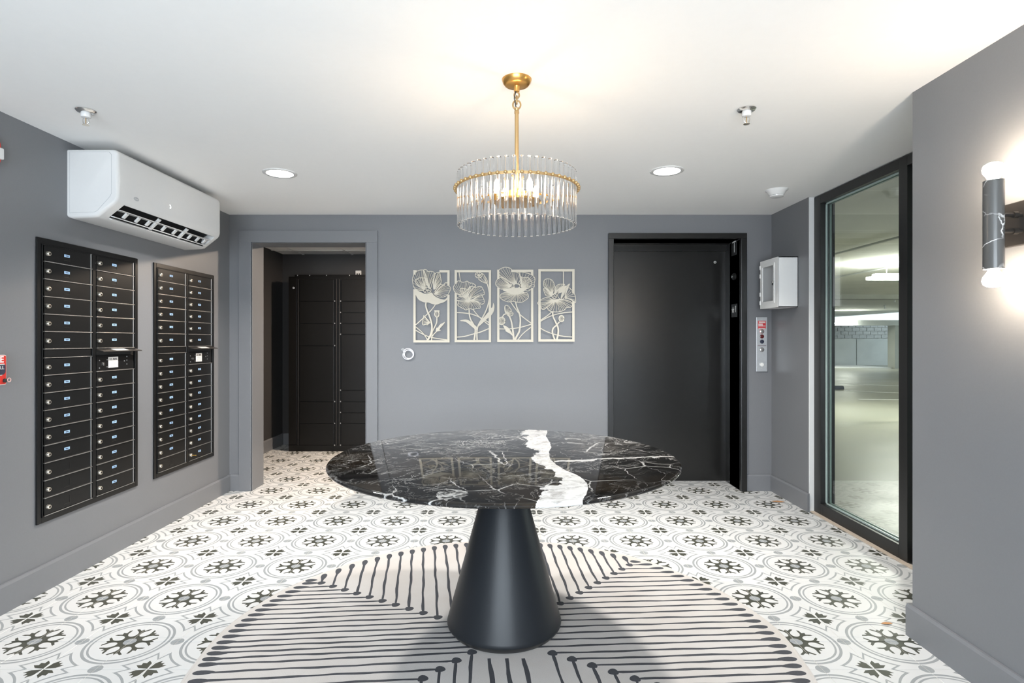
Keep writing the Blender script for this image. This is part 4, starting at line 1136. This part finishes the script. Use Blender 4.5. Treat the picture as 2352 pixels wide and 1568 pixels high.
# ------------------------------------------------------------------ cut-out flower panels
MPP = 4.815 / F / 7.8409                           # metres per sketch unit
def catmull(P, closed, n=6):
    out = []; N = len(P)
    rng = range(N) if closed else range(N - 1)
    for i in rng:
        p0 = P[(i - 1) % N] if closed or i > 0 else P[i]
        p1 = P[i]; p2 = P[(i + 1) % N]
        p3 = P[(i + 2) % N] if closed or i + 2 < N else P[(i + 1) % N]
        for k in range(n):
            t = k / n
            out.append(tuple(0.5 * (2 * p1[c] + (p2[c] - p0[c]) * t + (2 * p0[c] - 5 * p1[c] + 4 * p2[c] - p3[c]) * t * t + (3 * p1[c] - p0[c] - 3 * p2[c] + p3[c]) * t ** 3) for c in (0, 1)))
    if not closed: out.append(P[-1])
    return out
class Art:
    def __init__(s, name, label, ox, oy, rect, cuts=()):
        s.ox, s.oy = ox, oy                        # image position of the sketch origin
        s.k = 0
        x0, y0, x1, y1 = rect
        a = s.P((x0 + x1) / 2, y1)
        s.t = thing(name, (a[0], YB, a[1]), label, 'wall art', 'cut-out flower panels')
        m = MB(); w_ = 42
        rails = [(x0, y0, x1, y0 + w_), (x0, y1 - w_, x1, y1), (x0, y0 + w_, x0 + w_, y1 - w_), (x1 - w_, y0 + w_, x1, y1 - w_)]
        for (k, a, b) in cuts:                     # rail index, from, to: the petals take the rail's place there
            r = rails[k]
            if k < 2: rails[k] = (r[0], r[1], a, r[3]); rails.append((b, r[1], r[2], r[3]))
            else: rails[k] = (r[0], r[1], r[2], a); rails.append((r[0], b, r[2], r[3]))
        for r in rails:
            p, q = s.P(r[0], r[3]), s.P(r[2], r[1])
            m.box(p[0], q[0], YB - 0.022, YB - 0.014, p[1], q[1])
        m.build('frame', 'cream', s.t)
        for (u, v) in ((x0 + 21, y0 + 21), (x1 - 21, y0 + 21), (x0 + 21, y1 - 21), (x1 - 21, y1 - 21)):
            p = s.P(u, v)
            MB().lathe([(0.006, 0), (0.006, 0.016)], (p[0], YB - 0.016, p[1]), 10, 'y').build('spacer', 'cream', s.t)
    def P(s, u, v):
        px, py = s.ox + u / 7.8409, s.oy + v / 7.8409
        return ((px - PX) / F * 4.815, H + (PY - py) / F * 4.815)
    def dep(s):
        s.k += 1
        return YB - 0.0222 - (s.k % 9) * 0.0004
    def ribbon(s, m, pts, w_, y0):
        s.j = getattr(s, 'j', 0) + 1; y0 -= (s.j % 40) * 0.00003; yk = YB - 0.016 + (s.j % 7) * 0.00003
        n = len(pts); A, B = [], []
        for i, p in enumerate(pts):
            a, b = pts[max(i - 1, 0)], pts[min(i + 1, n - 1)]
            dx, dy = b[0] - a[0], b[1] - a[1]; l = hypot(dx, dy) or 1
            ww = (w_[0] + (w_[1] - w_[0]) * i / (n - 1)) if isinstance(w_, tuple) else w_
            nx, ny = -dy / l * ww / 2, dx / l * ww / 2
            A.append(s.P(p[0] + nx, p[1] + ny)); B.append(s.P(p[0] - nx, p[1] - ny))
        vs = [(x, y0, z) for x, z in A] + [(x, y0, z) for x, z in B] + [(x, yk, z) for x, z in A] + [(x, yk, z) for x, z in B]
        fs = []
        for i in range(n - 1):
            fs += [(i, i + 1, n + i + 1, n + i), (2 * n + i, 3 * n + i, 3 * n + i + 1, 2 * n + i + 1), (i, 2 * n + i, 2 * n + i + 1, i + 1), (n + i, n + i + 1, 3 * n + i + 1, 3 * n + i)]
        fs += [(0, n, 3 * n, 2 * n), (n - 1, 3 * n - 1, 4 * n - 1, 2 * n - 1)]
        m.add(vs, fs)
    def petal(s, pts, foc, nr, w_=7.5, ow=11):
        o = catmull(pts, True, 5); y0 = s.dep(); m = MB()
        s.ribbon(m, o + [o[0], o[1]], ow, y0)
        N = len(o)
        # ribs to evenly spaced outline points that lie well away from the base
        dist = [hypot(p[0] - foc[0], p[1] - foc[1]) for p in o]; mx = max(dist)
        ids = [i for i in range(N) if dist[i] > 0.42 * mx]
        for k in range(nr):
            p = o[ids[int((k + 0.5) * len(ids) / nr)]]
            mid = ((foc[0] + p[0]) / 2 + (p[1] - foc[1]) * 0.06, (foc[1] + p[1]) / 2 - (p[0] - foc[0]) * 0.06)
            s.ribbon(m, catmull([foc, mid, p], False, 5), (w_ * 0.95, w_ * 0.72), y0)
        m.build('petal', 'cream', s.t)
    def solid(s, pts, name, smooth=True):
        o = catmull(pts, True, 3) if smooth else pts; y0 = s.dep()
        m = MB(); m.prism([s.P(*p) for p in o], lambda u, v, t: (u, t, v), y0, YB - 0.016)
        return m.build(name, 'cream', s.t)
    def stem(s, pts, w_): 
        m = MB(); s.ribbon(m, catmull(pts, False, 6), w_, s.dep()); m.build('stem', 'cream', s.t)
    def ringlet(s, c, rx, ry, name, ribs=0, w_=12, vertical=False):
        o = [(c[0] + rx * cos(2 * pi * k / 28), c[1] + ry * sin(2 * pi * k / 28)) for k in range(29)]
        y0 = s.dep(); m = MB(); s.ribbon(m, o + [o[1]], w_, y0)
        for k in range(ribs):
            if vertical:
                q = -0.75 + 1.5 * k / (ribs - 1)
                s.ribbon(m, [(c[0] + q * rx * 0.55, c[1] - ry), (c[0] + q * rx * 1.1, c[1]), (c[0] + q * rx * 0.55, c[1] + ry)], 11, y0)
            else:
                a = 2 * pi * k / ribs + 0.3
                s.ribbon(m, [c, (c[0] + rx * cos(a), c[1] + ry * sin(a))], 9, y0)
        m.build(name, 'cream', s.t)

A = Art('flower_panel', 'cream cut-out poppy panel with upright seed pod, leftmost of the four', 920, 600, (230, 157, 883, 1460), ((0, 290, 700), (2, 240, 500), (3, 440, 600)))
A.petal([(440, 500), (330, 520), (250, 480), (222, 400), (218, 300), (250, 220), (300, 175), (370, 155), (420, 165), (450, 230), (470, 330)], (440, 500), 13)
A.petal([(420, 500), (330, 450), (275, 390), (272, 330), (310, 315), (340, 297), (400, 297), (450, 305), (480, 340), (470, 400), (450, 470)], (430, 500), 12, 6)
A.petal([(450, 230), (410, 185), (425, 148), (470, 155), (495, 185), (540, 180), (600, 195), (610, 240), (590, 330), (560, 420), (530, 480)], (510, 490), 12, 7)
A.petal([(600, 500), (590, 400), (600, 300), (610, 230), (680, 195), (710, 215), (720, 290), (735, 350), (715, 420), (660, 470)], (600, 510), 14, 9)
A.petal([(600, 560), (650, 500), (700, 430), (735, 415), (790, 440), (800, 390), (840, 385), (870, 440), (905, 480), (885, 540), (850, 600), (780, 640), (690, 640), (620, 600)], (610, 590), 16, 8)
A.solid([(250, 500), (400, 570), (480, 590), (560, 560), (600, 610), (680, 660), (790, 690), (840, 650), (845, 680), (790, 730), (720, 755), (640, 780), (560, 765), (500, 740), (430, 740), (340, 700), (290, 640), (262, 570)], 'flower_cup')
A.ringlet((482, 520), 70, 52, 'seed_head', 6)
A.stem([(460, 740), (455, 800), (480, 890), (515, 970), (545, 1060), (565, 1160), (560, 1260), (530, 1350), (480, 1425)], (24, 34))
A.stem([(630, 775), (560, 870), (490, 940), (400, 1030), (270, 1145)], 16)
A.stem([(655, 1010), (650, 1100), (610, 1190), (575, 1260), (565, 1340), (560, 1425)], 20)
A.stem([(270, 1175), (400, 1290), (495, 1425)], 14)
A.stem([(270, 1240), (400, 1310), (560, 1370), (850, 1415)], 16)
A.stem([(575, 1350), (600, 1310), (660, 1250)], 16)
A.ringlet((655, 948), 42, 55, 'seed_pod', 3, 14, True)
A.solid([(608, 880), (700, 880), (705, 905), (605, 905)], 'pod_cap', False)
A.solid([(640, 1260), (645, 1200), (675, 1190), (690, 1160), (720, 1130), (760, 1110), (800, 1090), (780, 1130), (735, 1180), (700, 1225), (725, 1240), (690, 1255)], 'leaf')
A.petal([(530, 1100), (490, 1050), (440, 1000), (418, 975), (410, 1030), (400, 1080), (390, 1110), (410, 1145), (470, 1130), (480, 1145), (530, 1105)], (530, 1100), 9, 10)

A = Art('flower_panel', 'cream cut-out poppy panel with tall curved stem and long jagged leaves, second from the doorway', 920, 600, (973, 155, 1630, 1455), ((2, 400, 570),))
A.petal([(1100, 590), (1030, 590), (975, 550), (950, 470), (975, 420), (1000, 370), (1060, 350), (1110, 375), (1160, 370), (1200, 355), (1240, 385), (1300, 395), (1350, 430), (1340, 460), (1270, 455), (1220, 500), (1150, 560)], (1190, 670), 20, 8)
A.petal([(1200, 670), (1110, 600), (1075, 500), (1090, 490), (1150, 490), (1220, 505), (1240, 460), (1300, 455), (1350, 470), (1400, 455), (1450, 455), (1480, 490), (1510, 560), (1500, 600), (1430, 610), (1370, 650), (1290, 690)], (1230, 690), 16, 8)
A.petal([(1270, 700), (1370, 650), (1450, 600), (1475, 630), (1500, 680), (1510, 740), (1470, 775), (1430, 760), (1380, 720)], (1290, 695), 10, 8)
A.petal([(1210, 680), (1100, 630), (1030, 650), (975, 710), (1030, 700), (1040, 740), (1030, 790), (1080, 825), (1130, 850), (1180, 875), (1240, 850), (1300, 865), (1360, 850), (1430, 840), (1430, 790), (1380, 730), (1290, 700)], (1230, 690), 24, 9)
A.stem([(1235, 860), (1240, 960), (1265, 1050), (1310, 1130), (1345, 1220), (1340, 1320), (1325, 1425)], (22, 30))
A.stem([(1305, 865), (1380, 960), (1470, 1050), (1590, 1145)], 16)
A.stem([(1005, 920), (1150, 930), (1300, 955), (1450, 1020), (1590, 1100)], 18)
A.stem([(1560, 400), (1590, 520), (1600, 650), (1570, 800), (1520, 930), (1450, 1060), (1390, 1180), (1375, 1300), (1380, 1425)], (18, 26))
A.stem([(1005, 1365), (1150, 1350), (1300, 1310), (1430, 1275), (1590, 1210)], 18)
A.stem([(1052, 185), (1078, 350)], 14)
A.ringlet((1407, 248), 62, 52, 'seed_head', 8)
A.petal([(1400, 300), (1440, 350), (1500, 380), (1555, 395), (1560, 340), (1520, 270), (1470, 220)], (1560, 400), 7, 9)
A.solid([(1390, 1180), (1440, 1080), (1490, 1020), (1540, 960), (1590, 900), (1610, 840), (1650, 830), (1670, 750), (1690, 800), (1685, 880), (1650, 950), (1600, 1000), (1540, 1050), (1480, 1110)], 'leaf')
A.solid([(1370, 1240), (1300, 1190), (1240, 1140), (1170, 1090), (1070, 1070), (1130, 1050), (1200, 1050), (1260, 1080), (1320, 1130), (1380, 1190)], 'leaf')

A = Art('flower_panel', 'cream cut-out poppy panel with drooping round bud and butterfly, third from the doorway', 1130, 600, (93, 150, 745, 1450), ((0, 130, 345), (2, 320, 470), (3, 250, 480)))
A.petal([(420, 400), (330, 380), (240, 310), (160, 270), (120, 220), (120, 160), (180, 120), (250, 105), (330, 125), (370, 170), (420, 190), (480, 210), (510, 260), (525, 310), (500, 350), (470, 400)], (445, 410), 14)
A.petal([(340, 460), (260, 480), (170, 500), (90, 450), (65, 400), (85, 340), (140, 290), (200, 300), (270, 340), (340, 400)], (360, 440), 16, 8)
A.petal([(520, 430), (540, 300), (500, 250), (500, 195), (580, 200), (680, 225), (740, 260), (775, 320), (760, 400), (760, 460), (700, 510), (620, 530)], (560, 480), 16, 8)
A.petal([(510, 440), (520, 360), (550, 300), (600, 290), (650, 290), (690, 330), (720, 390), (690, 450), (610, 490)], (530, 470), 13, 8)
A.solid([(190, 515), (300, 485), (420, 475), (540, 480), (640, 480), (570, 540), (480, 575), (400, 578), (300, 562)], 'flower_cup')
A.petal([(430, 580), (300, 560), (200, 570), (150, 610), (155, 660), (210, 705), (300, 730), (380, 720), (460, 735), (540, 735), (600, 700), (650, 660), (655, 610), (620, 560), (520, 570)], (440, 560), 26, 9)
A.ringlet((440, 445), 62, 42, 'seed_head', 0, 18)
A.ringlet((375, 440), 36, 32, 'seed_head', 0, 14)
A.stem([(425, 730), (450, 830), (490, 930), (510, 1040), (505, 1160), (490, 1260), (450, 1340), (410, 1420)], (22, 34))
A.stem([(335, 730), (420, 850), (520, 970), (715, 1120)], 16)
A.stem([(120, 1215), (300, 1215), (500, 1190), (715, 1130)], 16)
A.stem([(462, 1420), (560, 1300), (715, 1175)], 16)
A.stem([(190, 1000), (215, 960), (260, 950), (310, 990), (345, 1070), (365, 1170), (380, 1280), (395, 1420)], (18, 34))
A.ringlet((175, 1072), 62, 68, 'bud', 5, 14, True)
A.petal([(265, 960), (230, 880), (235, 800), (290, 800), (330, 850), (350, 890), (310, 915)], (270, 950), 9, 8)
A.petal([(270, 960), (330, 905), (380, 930), (370, 970), (320, 985)], (275, 955), 6, 8)
A.solid([(370, 1340), (320, 1300), (250, 1260), (240, 1230), (210, 1180), (200, 1150), (260, 1170), (300, 1200), (330, 1240), (352, 1270)], 'leaf')

A = Art('flower_panel', 'cream cut-out poppy panel with two crossing stems and small bud, nearest the elevator', 1130, 600, (835, 140, 1488, 1445), ((3, 580, 710),))
A.petal([(1090, 600), (1000, 500), (935, 450), (930, 380), (950, 330), (1010, 315), (1070, 330), (1110, 380), (1130, 450), (1140, 520), (1110, 590)], (1095, 610), 14)
A.petal([(1080, 625), (980, 620), (945, 560), (930, 500), (960, 480), (1020, 530)], (1085, 620), 8, 8)
A.petal([(1130, 580), (1140, 470), (1190, 420), (1260, 410), (1310, 420), (1250, 480), (1180, 550)], (1130, 585), 9, 10)
A.petal([(1250, 690), (1190, 640), (1190, 580), (1260, 550), (1300, 500), (1350, 440), (1400, 405), (1370, 470), (1340, 550), (1320, 630)], (1240, 690), 13, 8)
A.solid([(1190, 565), (1250, 480), (1340, 435), (1300, 505), (1260, 555)], 'petal_fold')
A.petal([(1310, 660), (1340, 560), (1360, 470), (1420, 500), (1470, 560), (1500, 630), (1505, 740), (1450, 700), (1380, 670)], (1320, 665), 11, 8)
A.petal([(1110, 690), (1000, 650), (900, 680), (825, 740), (840, 780), (880, 810), (900, 860), (950, 860), (990, 830), (1020, 880), (1080, 905), (1180, 910), (1260, 895), (1310, 870), (1350, 830), (1430, 820), (1440, 750), (1350, 700), (1220, 690)], (1130, 690), 30, 9)
A.ringlet((1122, 625), 42, 42, 'seed_head', 3, 14)
A.stem([(1095, 900), (1100, 990), (1150, 1100), (1190, 1200), (1190, 1310), (1165, 1420)], (22, 32))
A.stem([(1215, 1090), (1160, 1150), (1100, 1210), (1090, 1290), (1135, 1420)], (22, 28))
A.stem([(1285, 170), (1285, 425)], 16)
A.stem([(865, 1065), (980, 990), (1085, 905)], 16)
A.stem([(865, 1085), (1000, 1010), (1150, 955), (1300, 925), (1460, 910)], 16)
A.stem([(865, 1200), (1000, 1270), (1150, 1320), (1300, 1350), (1460, 1362)], 16)
A.ringlet((1252, 1030), 46, 56, 'bud', 4, 16, True)

# coil of cable on the wall below the first panel
ccx, ccz = (938.5 - PX) / F * 4.83, H + (PY - 813.5) / F * 4.83
s = thing('cable_coil', (ccx, YB, ccz - 0.05), 'small coil of white cable on the wall under the leftmost flower panel', 'cable')
P = []
for k in range(75):
    a = 2 * pi * k / 24 + 2.2; rr = 0.040 + 0.007 * sin(a * 0.62 + 1.0)
    P.append((ccx + rr * cos(a) * 1.03 + 0.004 * sin(k * 0.13), YB - 0.010 - 0.003 * sin(k * 0.3) - k * 0.00012, ccz + rr * sin(a) + 0.004 * cos(k * 0.17)))
MB().tube(P, 0.0038, 8).build('cable', 'cable', s, 60)
cn = MB()
for q in range(4): cn.cbox((ccx - 0.030 - q * 0.009, YB - 0.011, ccz + 0.037 + (q % 2) * 0.006), (0.010, 0.012, 0.007))
cn.build('connector', 'grey_plastic', s, bevel=0.001)
MB().lathe([(0.012, -0.002), (0.012, 0.0)], (ccx - 0.05, YB, ccz + 0.040), 16, 'y').build('wall_hole', 'grey_plastic', s)

# two dry leaves blown onto the floor
def dry_leaf(px, py, sc, rz, label):
    d_ = F * H / (py - PY); x, y = (px - PX) / F * d_, d_
    P = [(-1, 0), (-0.6, 0.22), (0, 0.34), (0.5, 0.26), (1, 0.02), (0.5, -0.2), (0, -0.30), (-0.55, -0.2)]
    m = MB()
    up = [(u * sc, v * sc, 0.002 + 0.35 * sc * abs(v) + 0.08 * sc * u * u) for u, v in P]
    up = [(x + a * cos(rz) - b * sin(rz), y + a * sin(rz) + b * cos(rz), z) for a, b, z in up]
    lo = [(a, b, max(0.0003, z - 0.0012)) for a, b, z in up]
    m.loft([lo, up])
    tag(m.build('dry_leaf', 'leaf', None, 60), label, 'leaf', 'dry leaves on the floor')
dry_leaf(1787, 1153, 0.050, -0.15, 'brown dry leaf on the tiles at the foot of the side wall')
dry_leaf(2037, 1433, 0.028, 0.05, 'tiny brown dry leaf on the tiles beside the near right baseboard')
